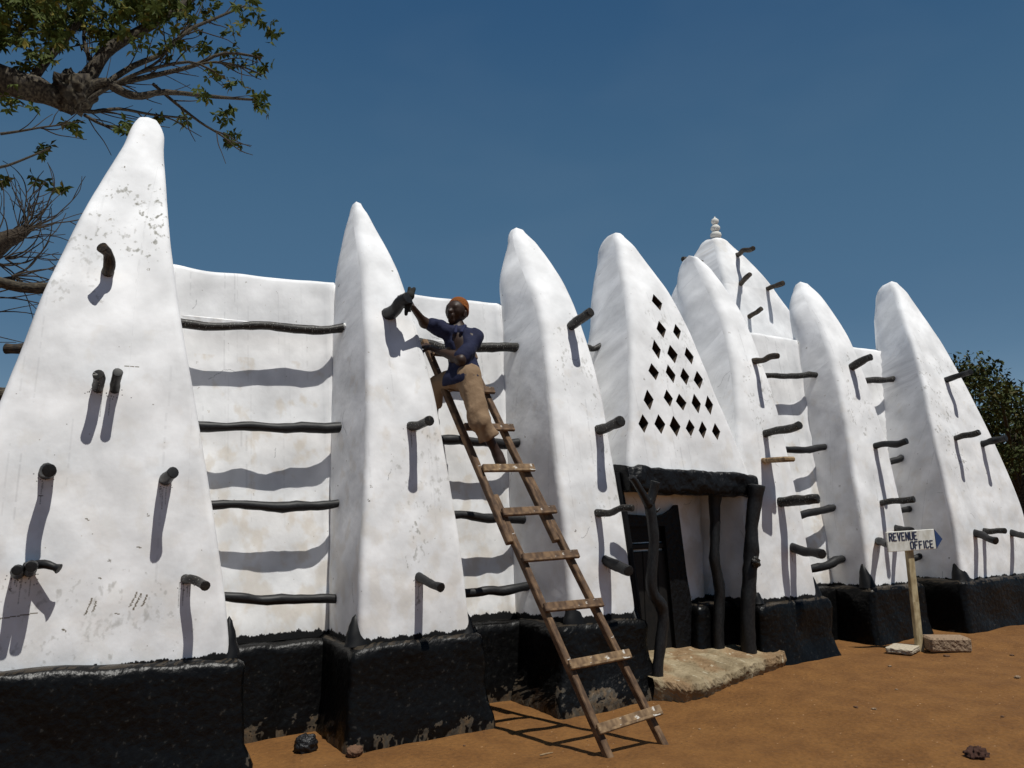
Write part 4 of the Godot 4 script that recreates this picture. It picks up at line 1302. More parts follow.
	commit(cap, mat(lin(0.24, 0.075, 0.014), 0.95, null, bump(16, 0.12, 256, 8.0, 2), 0.8), "cap", person)
	# cloth held against the pole
	var rag := new_st()
	nets([[Vector3(2.45, 3.31, -0.42), Vector3(2.50, 3.355, -0.34), 0.034, 0.034], [Vector3(2.50, 3.355, -0.34), Vector3(2.535, 3.42, -0.34), 0.03, 0.014], [Vector3(2.43, 3.30, -0.46), Vector3(2.48, 3.34, -0.38), 0.022, 0.028], [Vector3(2.48, 3.30, -0.36), Vector3(2.465, 3.20, -0.34), 0.026, 0.016], [Vector3(2.495, 3.31, -0.34), Vector3(2.495, 3.225, -0.33), 0.022, 0.015], [Vector3(2.50, 3.35, -0.35), Vector3(2.50, 3.43, -0.36), 0.02, 0.010]], 0.006, 0.015, [], rag, 0.010)
	var o := commit(rag, mat(lin(0.02, 0.02, 0.017), 0.9), "cleaning_rag", self)
	tag(o, "dark crumpled rag gripped by the worker against the pole end", "rag")

# ---------------------------------------------------------------- trees
const LIMBS := [
	[-3.17,5.74,-6.00,0.223,-2.28,6.63,-6.00,0.219,-1.44,7.12,-6.00,0.211,-0.82,7.22,-6.00,0.197,-0.61,7.22,-6.00,0.179,-0.37,7.19,-6.00,0.160,-0.13,7.12,-6.00,0.141,0.03,7.08,-6.00,0.121],
	[0.03,7.08,-6.00,0.121,0.09,7.31,-6.04,0.108,0.24,7.72,-6.09,0.096,0.44,8.13,-6.13,0.084,0.80,8.51,-6.17,0.072,1.24,9.02,-6.21,0.059,1.50,9.33,-6.26,0.045,1.78,9.82,-6.30,0.031],
	[0.03,7.10,-6.00,0.094,0.21,7.35,-5.94,0.083,0.39,7.45,-5.89,0.072,0.62,7.34,-5.83,0.060,0.82,7.31,-5.77,0.049,1.11,7.42,-5.71,0.038,1.81,7.50,-5.66,0.026,2.31,7.56,-5.60,0.015],
	[0.39,7.49,-6.00,0.048,0.73,7.91,-6.10,0.042,1.11,8.27,-6.20,0.036,1.44,8.78,-6.30,0.030,1.80,9.14,-6.40,0.023,2.28,9.58,-6.50,0.016],
	[0.47,7.50,-6.00,0.041,1.01,7.77,-5.95,0.035,1.49,8.02,-5.90,0.029,1.90,8.31,-5.85,0.022,2.42,8.36,-5.80,0.015],
	[0.06,7.05,-6.00,0.035,0.36,7.32,-5.87,0.029,0.80,7.65,-5.75,0.024,1.38,7.90,-5.62,0.019,1.72,7.78,-5.50,0.013],
	[0.08,7.03,-6.00,0.032,0.29,7.08,-6.05,0.027,0.58,7.22,-6.10,0.022,0.98,7.26,-6.15,0.017,1.44,7.34,-6.20,0.012],
	[0.16,6.98,-6.00,0.024,0.39,6.86,-5.93,0.019,0.62,6.85,-5.87,0.015,0.77,6.89,-5.80,0.010],
	[0.98,7.65,-6.00,0.025,1.27,7.39,-5.90,0.022,1.60,7.13,-5.80,0.018,1.84,6.97,-5.70,0.015,1.98,6.83,-5.60,0.011],
	[-0.49,7.26,-6.00,0.066,-0.34,7.65,-6.08,0.059,-0.23,7.90,-6.16,0.052,0.01,8.44,-6.24,0.045,0.05,8.91,-6.32,0.037,0.10,9.53,-6.40,0.029],
	[-1.07,7.54,-6.20,0.046,-0.76,7.95,-6.27,0.038,-0.45,8.45,-6.33,0.030,-0.24,8.94,-6.40,0.021],
	[0.24,7.72,-6.10,0.036,0.13,8.09,-6.27,0.029,0.09,8.45,-6.43,0.022,0.21,8.98,-6.60,0.015],
	[0.80,8.52,-6.20,0.029,0.90,8.75,-6.10,0.022,1.07,9.06,-6.00,0.014],
	[0.80,7.68,-5.80,0.021,1.03,7.89,-5.73,0.017,1.20,8.21,-5.67,0.014,1.51,8.42,-5.60,0.010],
	[1.49,8.02,-5.90,0.019,1.77,8.12,-5.83,0.015,2.10,8.12,-5.77,0.012,2.41,8.03,-5.70,0.009],
	[-0.73,6.28,-5.50,0.018,-0.53,6.35,-5.47,0.015,-0.27,6.45,-5.43,0.011,0.00,6.54,-5.40,0.008],
	[-0.97,5.64,-5.20,0.021,-0.68,5.74,-5.20,0.017,-0.49,5.86,-5.20,0.014,-0.19,6.09,-5.20,0.010],
	[-2.47,3.75,-6.00,0.224,-1.52,4.32,-5.96,0.199,-0.95,4.74,-5.92,0.167,-0.66,5.02,-5.88,0.130,-0.47,5.14,-5.84,0.090,-0.35,5.26,-5.80,0.050],
	[-1.46,3.28,-6.20,0.096,-0.93,4.31,-6.13,0.079,-0.63,4.55,-6.07,0.059,-0.49,4.61,-6.00,0.038],
	[0.18,7.55,-6.07,0.009,0.15,7.73,-5.99,0.008,0.14,7.92,-5.90,0.006,0.13,8.10,-5.82,0.004],
	[0.90,8.62,-6.18,0.011,1.04,8.64,-6.25,0.009,1.19,8.65,-6.32,0.007,1.33,8.65,-6.39,0.004],
	[1.76,9.78,-6.30,0.012,1.84,9.94,-6.39,0.010,1.89,10.11,-6.48,0.007,1.97,10.27,-6.57,0.005],
	[1.75,9.75,-6.29,0.013,1.90,9.96,-6.32,0.010,2.08,10.15,-6.34,0.007,2.28,10.29,-6.36,0.005],
	[0.79,8.49,-6.17,0.012,0.80,8.63,-6.14,0.009,0.82,8.77,-6.10,0.007,0.82,8.90,-6.07,0.004],
	[1.58,9.47,-6.27,0.012,1.66,9.58,-6.19,0.009,1.73,9.68,-6.11,0.007,1.82,9.78,-6.03,0.005],
	[0.08,7.28,-6.04,0.010,0.21,7.38,-5.96,0.008,0.35,7.44,-5.87,0.006,0.50,7.46,-5.79,0.004],
	[1.57,7.47,-5.68,0.010,1.78,7.47,-5.65,0.008,2.00,7.53,-5.62,0.006,2.22,7.60,-5.59,0.004],
	[0.58,7.36,-5.84,0.010,0.67,7.40,-5.93,0.008,0.77,7.43,-6.02,0.006,0.86,7.43,-6.11,0.004],
	[0.10,7.20,-5.98,0.007,0.22,7.34,-6.07,0.006,0.35,7.51,-6.16,0.005,0.46,7.70,-6.26,0.004],
	[0.14,7.25,-5.97,0.011,0.13,7.41,-6.06,0.009,0.13,7.58,-6.15,0.007,0.11,7.74,-6.24,0.004],
	[0.47,7.41,-5.87,0.011,0.65,7.46,-5.79,0.008,0.83,7.46,-5.72,0.006,1.01,7.47,-5.65,0.004],
	[0.14,7.26,-5.96,0.012,0.27,7.33,-6.00,0.009,0.41,7.39,-6.04,0.007,0.55,7.47,-6.08,0.004],
	[0.91,7.35,-5.75,0.008,1.08,7.41,-5.74,0.006,1.26,7.50,-5.72,0.005,1.43,7.61,-5.70,0.004],
	[1.26,8.50,-6.25,0.011,1.39,8.64,-6.33,0.009,1.54,8.76,-6.42,0.007,1.67,8.92,-6.51,0.005],
	[1.19,8.39,-6.23,0.011,1.29,8.59,-6.25,0.009,1.38,8.80,-6.28,0.007,1.45,9.02,-6.30,0.005],
	[1.37,8.67,-6.28,0.011,1.46,8.90,-6.28,0.009,1.56,9.13,-6.28,0.007,1.63,9.38,-6.28,0.005],
	[1.18,8.39,-6.22,0.012,1.25,8.58,-6.26,0.010,1.27,8.77,-6.29,0.007,1.29,8.96,-6.32,0.004],
	[1.73,9.07,-6.38,0.012,1.83,9.08,-6.43,0.010,1.93,9.11,-6.47,0.007,2.04,9.13,-6.52,0.005],
	[0.57,7.71,-6.05,0.011,0.68,7.87,-5.99,0.008,0.75,8.06,-5.93,0.006,0.81,8.24,-5.87,0.004],
	[1.96,9.29,-6.43,0.010,2.05,9.44,-6.45,0.009,2.13,9.61,-6.47,0.007,2.20,9.77,-6.48,0.005],
	[1.92,8.31,-5.85,0.011,2.03,8.35,-5.85,0.009,2.15,8.36,-5.84,0.007,2.26,8.35,-5.84,0.004],
	[1.02,7.78,-5.95,0.012,1.19,7.82,-5.87,0.009,1.37,7.80,-5.79,0.007,1.54,7.77,-5.71,0.004],
	[1.54,8.05,-5.89,0.010,1.60,8.09,-5.82,0.008,1.66,8.12,-5.74,0.006,1.70,8.16,-5.66,0.004],
	[0.48,7.50,-6.00,0.012,0.57,7.53,-6.02,0.009,0.67,7.55,-6.03,0.007,0.77,7.56,-6.05,0.004],
	[0.65,7.59,-5.98,0.010,0.80,7.80,-6.04,0.008,0.97,7.98,-6.10,0.006,1.14,8.18,-6.16,0.004],
	[0.56,7.54,-5.99,0.012,0.74,7.48,-5.97,0.009,0.91,7.37,-5.94,0.007,1.10,7.33,-5.91,0.004],
	[0.87,7.70,-5.96,0.012,0.99,7.81,-5.90,0.009,1.08,7.95,-5.83,0.007,1.16,8.10,-5.77,0.004],
	[0.38,7.33,-5.87,0.008,0.39,7.50,-5.87,0.006,0.41,7.66,-5.87,0.005,0.43,7.83,-5.88,0.004],
	[0.16,7.15,-5.96,0.010,0.29,7.29,-6.03,0.008,0.41,7.46,-6.11,0.006,0.53,7.64,-6.18,0.004],
	[1.65,7.80,-5.53,0.007,1.73,7.77,-5.50,0.006,1.80,7.73,-5.47,0.005,1.87,7.68,-5.44,0.004],
	[1.40,7.89,-5.62,0.008,1.58,7.90,-5.71,0.007,1.74,7.85,-5.81,0.006,1.91,7.81,-5.91,0.004],
	[1.20,7.82,-5.66,0.012,1.28,7.99,-5.69,0.009,1.38,8.14,-5.71,0.007,1.50,8.26,-5.74,0.004],
	[0.87,7.68,-5.73,0.007,1.07,7.70,-5.76,0.006,1.26,7.66,-5.78,0.005,1.46,7.61,-5.81,0.004],
	[1.12,7.79,-5.68,0.007,1.19,8.03,-5.77,0.006,1.23,8.27,-5.86,0.005,1.29,8.52,-5.95,0.004],
	[0.22,7.06,-6.03,0.009,0.39,7.18,-6.11,0.008,0.58,7.25,-6.19,0.006,0.76,7.39,-6.26,0.004],
	[0.81,7.24,-6.13,0.011,0.87,7.23,-6.21,0.009,0.94,7.21,-6.29,0.007,1.00,7.18,-6.36,0.004],
	[0.19,7.06,-6.03,0.011,0.28,7.03,-6.04,0.008,0.36,6.98,-6.05,0.006,0.42,6.91,-6.06,0.004],
	[1.09,7.28,-6.16,0.012,1.30,7.28,-6.22,0.010,1.49,7.22,-6.27,0.007,1.70,7.16,-6.32,0.004],
	[0.41,7.13,-6.07,0.012,0.55,7.14,-6.09,0.009,0.70,7.12,-6.11,0.007,0.85,7.14,-6.13,0.004],
	[0.31,7.09,-6.05,0.008,0.50,7.10,-6.12,0.007,0.70,7.12,-6.18,0.006,0.89,7.11,-6.24,0.004],
	[0.33,7.10,-6.06,0.012,0.52,7.10,-6.02,0.009,0.72,7.10,-5.99,0.007,0.91,7.06,-5.95,0.004],
	[0.75,6.89,-5.81,0.008,0.85,6.95,-5.83,0.007,0.95,7.04,-5.86,0.005,1.05,7.14,-5.88,0.004],
	[0.44,6.86,-5.92,0.010,0.63,6.92,-5.98,0.008,0.82,6.96,-6.04,0.006,1.02,6.97,-6.09,0.004],
	[0.70,6.87,-5.83,0.009,0.86,6.87,-5.74,0.008,1.02,6.87,-5.65,0.006,1.18,6.84,-5.55,0.004],
	[0.36,6.87,-5.94,0.011,0.52,6.78,-5.86,0.009,0.68,6.73,-5.78,0.006,0.85,6.70,-5.71,0.004],
	[0.20,6.96,-5.99,0.009,0.30,6.81,-6.02,0.007,0.42,6.68,-6.06,0.006,0.52,6.52,-6.10,0.004],
	[0.74,6.88,-5.81,0.009,0.83,6.95,-5.77,0.007,0.89,7.03,-5.72,0.006,0.96,7.12,-5.67,0.004],
	[0.23,6.94,-5.98,0.010,0.37,6.95,-6.00,0.008,0.50,6.95,-6.02,0.006,0.62,6.90,-6.04,0.004],
	[1.23,7.42,-5.91,0.011,1.37,7.45,-5.91,0.009,1.51,7.48,-5.90,0.007,1.65,7.54,-5.90,0.004],
	[1.78,7.01,-5.72,0.013,1.94,6.96,-5.67,0.010,2.09,6.87,-5.62,0.007,2.26,6.81,-5.57,0.004],
	[1.17,7.47,-5.93,0.011,1.24,7.42,-5.90,0.009,1.31,7.36,-5.87,0.007,1.36,7.28,-5.85,0.004],
	[1.33,7.34,-5.88,0.011,1.42,7.21,-5.92,0.009,1.48,7.05,-5.95,0.007,1.57,6.91,-5.98,0.004],
	[1.92,6.89,-5.64,0.011,2.02,6.79,-5.60,0.009,2.14,6.71,-5.56,0.007,2.28,6.67,-5.52,0.004],
	[1.89,6.92,-5.66,0.011,2.02,6.90,-5.71,0.009,2.17,6.92,-5.77,0.007,2.32,6.95,-5.82,0.004],
	[1.81,6.99,-5.71,0.008,1.82,6.78,-5.61,0.007,1.86,6.60,-5.51,0.005,1.90,6.42,-5.42,0.004],
	[0.05,8.97,-6.33,0.011,-0.01,9.18,-6.34,0.009,-0.10,9.35,-6.36,0.007,-0.22,9.50,-6.38,0.004],
	[-0.27,7.80,-6.13,0.008,-0.28,7.98,-6.19,0.007,-0.29,8.16,-6.25,0.005,-0.30,8.35,-6.31,0.004],
	[-0.22,7.92,-6.16,0.010,-0.04,8.00,-6.15,0.008,0.14,8.09,-6.13,0.006,0.32,8.18,-6.11,0.004],
	[0.08,9.34,-6.37,0.012,0.05,9.63,-6.47,0.009,0.02,9.93,-6.57,0.007,0.02,10.24,-6.67,0.004],
	[-0.28,7.77,-6.12,0.010,-0.22,7.92,-6.12,0.008,-0.16,8.08,-6.12,0.006,-0.12,8.24,-6.12,0.004],
	[0.01,8.49,-6.25,0.007,-0.05,8.60,-6.16,0.006,-0.12,8.71,-6.08,0.005,-0.22,8.78,-5.99,0.004],
	[0.06,9.06,-6.34,0.008,0.02,9.19,-6.30,0.007,-0.04,9.32,-6.26,0.005,-0.06,9.47,-6.22,0.004],
	[-0.29,8.83,-6.39,0.008,-0.28,8.99,-6.47,0.007,-0.24,9.15,-6.56,0.006,-0.22,9.31,-6.65,0.004],
	[-0.29,8.82,-6.38,0.010,-0.27,8.97,-6.45,0.008,-0.26,9.13,-6.52,0.006,-0.28,9.28,-6.59,0.004],
	[-0.43,8.49,-6.34,0.009,-0.35,8.53,-6.30,0.008,-0.27,8.61,-6.26,0.006,-0.20,8.68,-6.22,0.004],
	[-0.48,8.40,-6.33,0.007,-0.38,8.53,-6.38,0.006,-0.28,8.65,-6.44,0.005,-0.17,8.77,-6.49,0.004],
	[-0.99,7.64,-6.22,0.009,-0.88,7.81,-6.20,0.007,-0.80,8.01,-6.18,0.006,-0.76,8.22,-6.17,0.004],
	[-0.44,8.47,-6.34,0.009,-0.45,8.59,-6.35,0.007,-0.47,8.70,-6.36,0.006,-0.52,8.79,-6.37,0.004],
	[-0.30,8.80,-6.38,0.009,-0.29,8.93,-6.43,0.008,-0.26,9.06,-6.48,0.006,-0.21,9.19,-6.54,0.004],
	[0.22,7.78,-6.13,0.011,0.17,7.93,-6.17,0.009,0.09,8.04,-6.22,0.007,0.03,8.17,-6.26,0.004],
	[0.10,8.38,-6.40,0.009,0.17,8.48,-6.30,0.007,0.22,8.59,-6.20,0.006,0.24,8.71,-6.10,0.004],
	[0.16,7.98,-6.21,0.007,0.17,8.20,-6.28,0.006,0.13,8.41,-6.35,0.005,0.06,8.60,-6.41,0.004],
	[0.22,7.79,-6.13,0.009,0.20,7.93,-6.14,0.007,0.20,8.08,-6.14,0.006,0.18,8.22,-6.14,0.004],
	[0.09,8.47,-6.44,0.008,0.14,8.62,-6.37,0.007,0.15,8.78,-6.30,0.005,0.13,8.92,-6.23,0.004],
	[0.11,8.29,-6.36,0.012,0.08,8.51,-6.38,0.010,0.08,8.75,-6.40,0.007,0.12,8.99,-6.43,0.004],
	[0.09,8.42,-6.42,0.008,0.02,8.57,-6.47,0.007,-0.03,8.74,-6.51,0.006,-0.08,8.90,-6.56,0.004],
	[1.06,9.04,-6.01,0.011,1.06,9.14,-5.97,0.009,1.08,9.24,-5.93,0.007,1.07,9.34,-5.89,0.004],
	[0.94,8.82,-6.08,0.011,1.10,8.85,-6.00,0.009,1.26,8.85,-5.92,0.007,1.42,8.84,-5.84,0.004],
	[1.07,9.06,-6.00,0.010,1.07,9.21,-6.04,0.008,1.10,9.37,-6.08,0.006,1.11,9.53,-6.11,0.004],
	[0.83,8.58,-6.18,0.013,0.81,8.72,-6.23,0.010,0.80,8.87,-6.28,0.007,0.76,9.01,-6.34,0.004],
	[0.88,8.71,-6.11,0.010,0.98,8.84,-6.06,0.008,1.06,8.97,-6.00,0.006,1.17,9.08,-5.95,0.004],
	[0.81,8.53,-6.20,0.008,0.96,8.67,-6.24,0.007,1.09,8.86,-6.29,0.006,1.25,9.00,-6.34,0.004],
	[0.94,8.82,-6.08,0.011,1.09,8.95,-6.11,0.009,1.26,9.05,-6.14,0.007,1.44,9.11,-6.17,0.004],
	[1.16,8.13,-5.68,0.009,1.22,8.44,-5.78,0.007,1.26,8.76,-5.88,0.006,1.26,9.07,-5.98,0.004],
	[1.22,8.22,-5.66,0.011,1.31,8.39,-5.68,0.009,1.40,8.56,-5.69,0.006,1.51,8.71,-5.71,0.004],
	[1.36,8.31,-5.63,0.009,1.46,8.57,-5.68,0.007,1.53,8.84,-5.73,0.006,1.59,9.12,-5.78,0.004],
	[1.49,8.40,-5.60,0.009,1.69,8.39,-5.60,0.008,1.89,8.37,-5.59,0.006,2.06,8.28,-5.58,0.004],
	[1.01,7.87,-5.74,0.009,1.14,7.81,-5.66,0.007,1.27,7.76,-5.57,0.006,1.38,7.66,-5.49,0.004],
	[0.85,7.72,-5.79,0.011,0.88,7.98,-5.88,0.009,0.92,8.24,-5.97,0.007,0.98,8.51,-6.06,0.004],
	[1.11,8.04,-5.70,0.012,1.07,8.20,-5.71,0.009,1.05,8.36,-5.72,0.007,1.00,8.51,-5.73,0.004],
	[1.79,8.12,-5.83,0.009,1.97,8.19,-5.75,0.008,2.15,8.20,-5.68,0.006,2.33,8.15,-5.60,0.004],
	[1.61,8.06,-5.87,0.007,1.73,7.99,-5.91,0.006,1.86,7.94,-5.96,0.005,1.96,7.85,-6.00,0.004],
	[2.07,8.12,-5.77,0.010,2.20,8.12,-5.85,0.009,2.32,8.10,-5.92,0.007,2.46,8.12,-6.00,0.005],
	[2.11,8.12,-5.77,0.009,2.11,7.98,-5.67,0.008,2.10,7.83,-5.58,0.006,2.09,7.69,-5.49,0.004],
	[2.11,8.12,-5.76,0.008,2.20,8.15,-5.76,0.007,2.28,8.19,-5.75,0.006,2.35,8.26,-5.74,0.004],
	[1.85,8.12,-5.82,0.013,2.01,8.12,-5.91,0.010,2.17,8.13,-6.00,0.007,2.35,8.19,-6.09,0.005],
	[1.74,8.11,-5.84,0.012,1.86,8.13,-5.84,0.010,1.98,8.13,-5.84,0.007,2.09,8.11,-5.83,0.004],
	[-0.23,6.46,-5.43,0.009,-0.19,6.54,-5.44,0.007,-0.17,6.63,-5.44,0.006,-0.13,6.72,-5.45,0.004],
	[-0.13,6.50,-5.42,0.007,-0.01,6.57,-5.35,0.006,0.09,6.68,-5.28,0.005,0.17,6.80,-5.22,0.004],
	[-0.41,6.40,-5.45,0.006,-0.34,6.51,-5.52,0.006,-0.28,6.63,-5.60,0.005,-0.20,6.75,-5.67,0.004],
	[-0.31,6.44,-5.44,0.009,-0.14,6.38,-5.43,0.007,0.03,6.38,-5.42,0.005,0.20,6.38,-5.41,0.004],
	[-0.32,6.43,-5.44,0.010,-0.23,6.43,-5.44,0.008,-0.13,6.46,-5.45,0.006,-0.05,6.52,-5.45,0.004],
	[-0.15,6.49,-5.42,0.007,-0.05,6.60,-5.51,0.006,0.06,6.67,-5.60,0.005,0.17,6.76,-5.69,0.004],
	[-0.54,6.35,-5.47,0.007,-0.45,6.40,-5.37,0.006,-0.38,6.47,-5.28,0.005,-0.32,6.55,-5.18,0.004],
	[-0.58,5.10,-5.90,0.010,-0.45,5.11,-5.85,0.009,-0.32,5.11,-5.80,0.008,-0.20,5.14,-5.75,0.007,-0.06,5.14,-5.70,0.006,0.06,5.10,-5.66,0.005,0.19,5.05,-5.61,0.004],
	[-0.36,5.39,-5.90,0.006,-0.32,5.39,-5.85,0.005,-0.27,5.40,-5.80,0.004,-0.24,5.42,-5.74,0.004],
	[-0.35,5.47,-5.90,0.006,-0.38,5.51,-5.92,0.005,-0.41,5.56,-5.95,0.005,-0.43,5.62,-5.97,0.004],
	[-0.46,5.06,-5.51,0.008,-0.41,5.12,-5.53,0.007,-0.38,5.20,-5.55,0.006,-0.35,5.28,-5.57,0.006,-0.34,5.37,-5.60,0.005,-0.35,5.45,-5.62,0.004,-0.38,5.53,-5.64,0.004],
	[-0.41,5.40,-5.90,0.006,-0.43,5.47,-5.90,0.005,-0.45,5.55,-5.91,0.004,-0.46,5.63,-5.91,0.004],
	[-0.34,5.48,-5.90,0.006,-0.33,5.57,-5.92,0.005,-0.31,5.65,-5.94,0.005,-0.29,5.74,-5.96,0.004],
	[-0.59,5.16,-6.10,0.010,-0.55,5.27,-6.10,0.009,-0.48,5.36,-6.10,0.008,-0.42,5.46,-6.11,0.007,-0.34,5.55,-6.11,0.006,-0.26,5.63,-6.12,0.005,-0.18,5.71,-6.12,0.004],
	[-0.09,4.47,-5.90,0.006,-0.00,4.53,-5.96,0.005,0.09,4.62,-6.03,0.005,0.18,4.70,-6.09,0.004],
	[0.06,4.50,-5.90,0.006,0.14,4.55,-5.85,0.005,0.23,4.60,-5.79,0.005,0.32,4.64,-5.74,0.004],
	[-0.50,4.61,-5.89,0.011,-0.38,4.55,-5.93,0.010,-0.24,4.49,-5.96,0.009,-0.10,4.49,-6.00,0.008,0.06,4.53,-6.03,0.006,0.19,4.64,-6.07,0.005,0.31,4.77,-6.10,0.004],
	[-0.48,5.21,-5.99,0.011,-0.41,5.33,-6.02,0.010,-0.34,5.45,-6.06,0.009,-0.25,5.57,-6.09,0.008,-0.17,5.69,-6.12,0.006,-0.09,5.82,-6.15,0.005,-0.00,5.94,-6.18,0.004],
	[-0.32,5.24,-5.90,0.006,-0.30,5.34,-5.99,0.005,-0.27,5.44,-6.07,0.005,-0.24,5.54,-6.16,0.004],
	[-0.57,5.01,-5.60,0.013,-0.49,5.07,-5.61,0.012,-0.40,5.11,-5.63,0.010,-0.31,5.16,-5.64,0.009,-0.23,5.21,-5.65,0.007,-0.14,5.25,-5.66,0.005,-0.06,5.32,-5.67,0.004],
	[-0.39,5.41,-5.90,0.006,-0.39,5.45,-5.87,0.005,-0.40,5.50,-5.84,0.004,-0.41,5.54,-5.81,0.004],
	[-0.35,5.49,-5.90,0.006,-0.36,5.51,-5.82,0.005,-0.38,5.53,-5.75,0.004,-0.41,5.54,-5.67,0.003],
	[-0.49,5.23,-6.06,0.012,-0.46,5.32,-6.11,0.011,-0.42,5.41,-6.16,0.010,-0.40,5.51,-6.20,0.008,-0.37,5.61,-6.25,0.007,-0.35,5.71,-6.30,0.005,-0.34,5.81,-6.35,0.004],
	[-0.47,5.08,-5.58,0.008,-0.36,5.17,-5.60,0.007,-0.24,5.23,-5.62,0.007,-0.11,5.29,-5.64,0.006,0.01,5.37,-5.66,0.005,0.13,5.45,-5.68,0.005,0.26,5.52,-5.70,0.004],
	[-0.08,4.62,-5.90,0.006,0.01,4.65,-5.87,0.005,0.10,4.68,-5.84,0.005,0.20,4.71,-5.80,0.004],
	[0.06,4.58,-5.90,0.006,0.16,4.56,-5.83,0.005,0.25,4.54,-5.76,0.005,0.35,4.52,-5.69,0.004],
	[-0.50,4.58,-5.76,0.011,-0.36,4.61,-5.80,0.010,-0.22,4.63,-5.84,0.009,-0.08,4.61,-5.88,0.008,0.06,4.58,-5.92,0.006,0.21,4.57,-5.96,0.005,0.34,4.51,-6.00,0.004],
	[-0.37,4.82,-5.90,0.006,-0.33,4.89,-5.83,0.005,-0.31,4.96,-5.76,0.004,-0.28,5.02,-5.69,0.003],
	[-0.26,4.89,-5.90,0.006,-0.19,4.85,-5.82,0.005,-0.11,4.83,-5.74,0.004,-0.03,4.82,-5.66,0.004],
	[-0.69,4.73,-5.77,0.012,-0.58,4.71,-5.78,0.011,-0.47,4.74,-5.80,0.009,-0.36,4.80,-5.81,0.008,-0.26,4.87,-5.82,0.007,-0.19,4.98,-5.84,0.005,-0.13,5.12,-5.85,0.004],
	[-0.58,4.74,-5.56,0.008,-0.48,4.84,-5.57,0.007,-0.41,4.97,-5.58,0.007,-0.39,5.13,-5.59,0.006,-0.41,5.28,-5.60,0.005,-0.44,5.43,-5.61,0.004,-0.52,5.55,-5.62,0.004],
	[-0.33,5.25,-5.90,0.006,-0.26,5.24,-5.86,0.005,-0.20,5.25,-5.82,0.004,-0.14,5.26,-5.78,0.004],
	[-0.26,5.33,-5.90,0.006,-0.25,5.42,-5.96,0.005,-0.25,5.52,-6.02,0.005,-0.25,5.62,-6.07,0.004],
	[-0.59,5.14,-6.04,0.011,-0.50,5.18,-6.02,0.010,-0.41,5.22,-6.00,0.008,-0.33,5.27,-5.98,0.007,-0.26,5.35,-5.96,0.006,-0.19,5.42,-5.95,0.005,-0.14,5.52,-5.93,0.004],
	[-0.25,4.90,-5.90,0.006,-0.17,4.91,-5.84,0.005,-0.10,4.92,-5.77,0.004,-0.02,4.94,-5.71,0.004],
	[-0.13,4.89,-5.90,0.006,-0.07,4.85,-5.97,0.005,-0.00,4.82,-6.04,0.005,0.06,4.78,-6.11,0.004],
	[-0.60,4.89,-6.10,0.011,-0.49,4.93,-6.12,0.010,-0.37,4.95,-6.14,0.009,-0.26,4.97,-6.16,0.008,-0.14,4.97,-6.18,0.007,-0.01,4.99,-6.20,0.005,0.11,5.04,-6.22,0.004],
	[-0.28,5.18,-5.90,0.006,-0.22,5.16,-5.92,0.005,-0.15,5.14,-5.94,0.005,-0.08,5.13,-5.95,0.004],
	[-0.58,5.07,-5.81,0.010,-0.48,5.09,-5.78,0.009,-0.37,5.09,-5.76,0.008,-0.27,5.13,-5.73,0.007,-0.17,5.15,-5.70,0.006,-0.07,5.15,-5.68,0.005,0.04,5.17,-5.65,0.004],
	[-0.30,5.41,-5.90,0.006,-0.24,5.40,-5.82,0.005,-0.18,5.39,-5.74,0.004,-0.12,5.38,-5.66,0.004],
	[-0.24,5.50,-5.90,0.006,-0.23,5.60,-5.98,0.006,-0.24,5.69,-6.05,0.005,-0.24,5.79,-6.13,0.004],
	[-0.48,5.19,-5.93,0.009,-0.41,5.26,-5.92,0.008,-0.35,5.33,-5.92,0.007,-0.30,5.42,-5.91,0.007,-0.24,5.50,-5.91,0.006,-0.18,5.58,-5.90,0.005,-0.14,5.68,-5.89,0.004],
	[-0.55,5.48,-5.90,0.006,-0.54,5.54,-5.84,0.005,-0.53,5.59,-5.79,0.004,-0.53,5.64,-5.73,0.004],
	[-0.48,5.20,-5.96,0.008,-0.49,5.31,-5.97,0.007,-0.52,5.41,-5.99,0.006,-0.55,5.52,-6.00,0.006,-0.58,5.63,-6.02,0.005,-0.62,5.72,-6.04,0.004,-0.69,5.79,-6.05,0.004],
	[-0.13,4.76,-5.90,0.006,-0.04,4.73,-5.85,0.005,0.04,4.71,-5.80,0.005,0.13,4.67,-5.75,0.004],
	[-0.51,4.65,-6.02,0.011,-0.38,4.68,-6.02,0.010,-0.26,4.74,-6.01,0.009,-0.13,4.79,-6.01,0.008,-0.01,4.86,-6.00,0.006,0.11,4.95,-6.00,0.005,0.23,5.03,-5.99,0.004],
	[-0.37,5.22,-5.76,0.014,-0.39,5.29,-5.75,0.012,-0.41,5.37,-5.75,0.010,-0.44,5.43,-5.74,0.009,-0.49,5.48,-5.73,0.007,-0.54,5.52,-5.73,0.005,-0.59,5.55,-5.72,0.004],
	[-0.36,5.43,-5.90,0.006,-0.31,5.44,-5.88,0.005,-0.26,5.45,-5.85,0.005,-0.22,5.48,-5.83,0.004],
	[-0.30,5.49,-5.90,0.006,-0.28,5.55,-5.89,0.005,-0.26,5.60,-5.88,0.005,-0.23,5.66,-5.87,0.004],
	[-0.49,5.24,-6.08,0.008,-0.46,5.32,-6.04,0.007,-0.42,5.39,-6.01,0.006,-0.37,5.46,-5.98,0.006,-0.30,5.50,-5.95,0.005,-0.22,5.53,-5.91,0.004,-0.15,5.55,-5.88,0.004],
	[-0.70,4.79,-5.97,0.010,-0.64,4.86,-6.00,0.009,-0.58,4.92,-6.03,0.008,-0.53,5.00,-6.05,0.007,-0.48,5.09,-6.08,0.006,-0.44,5.18,-6.11,0.005,-0.40,5.28,-6.14,0.004],
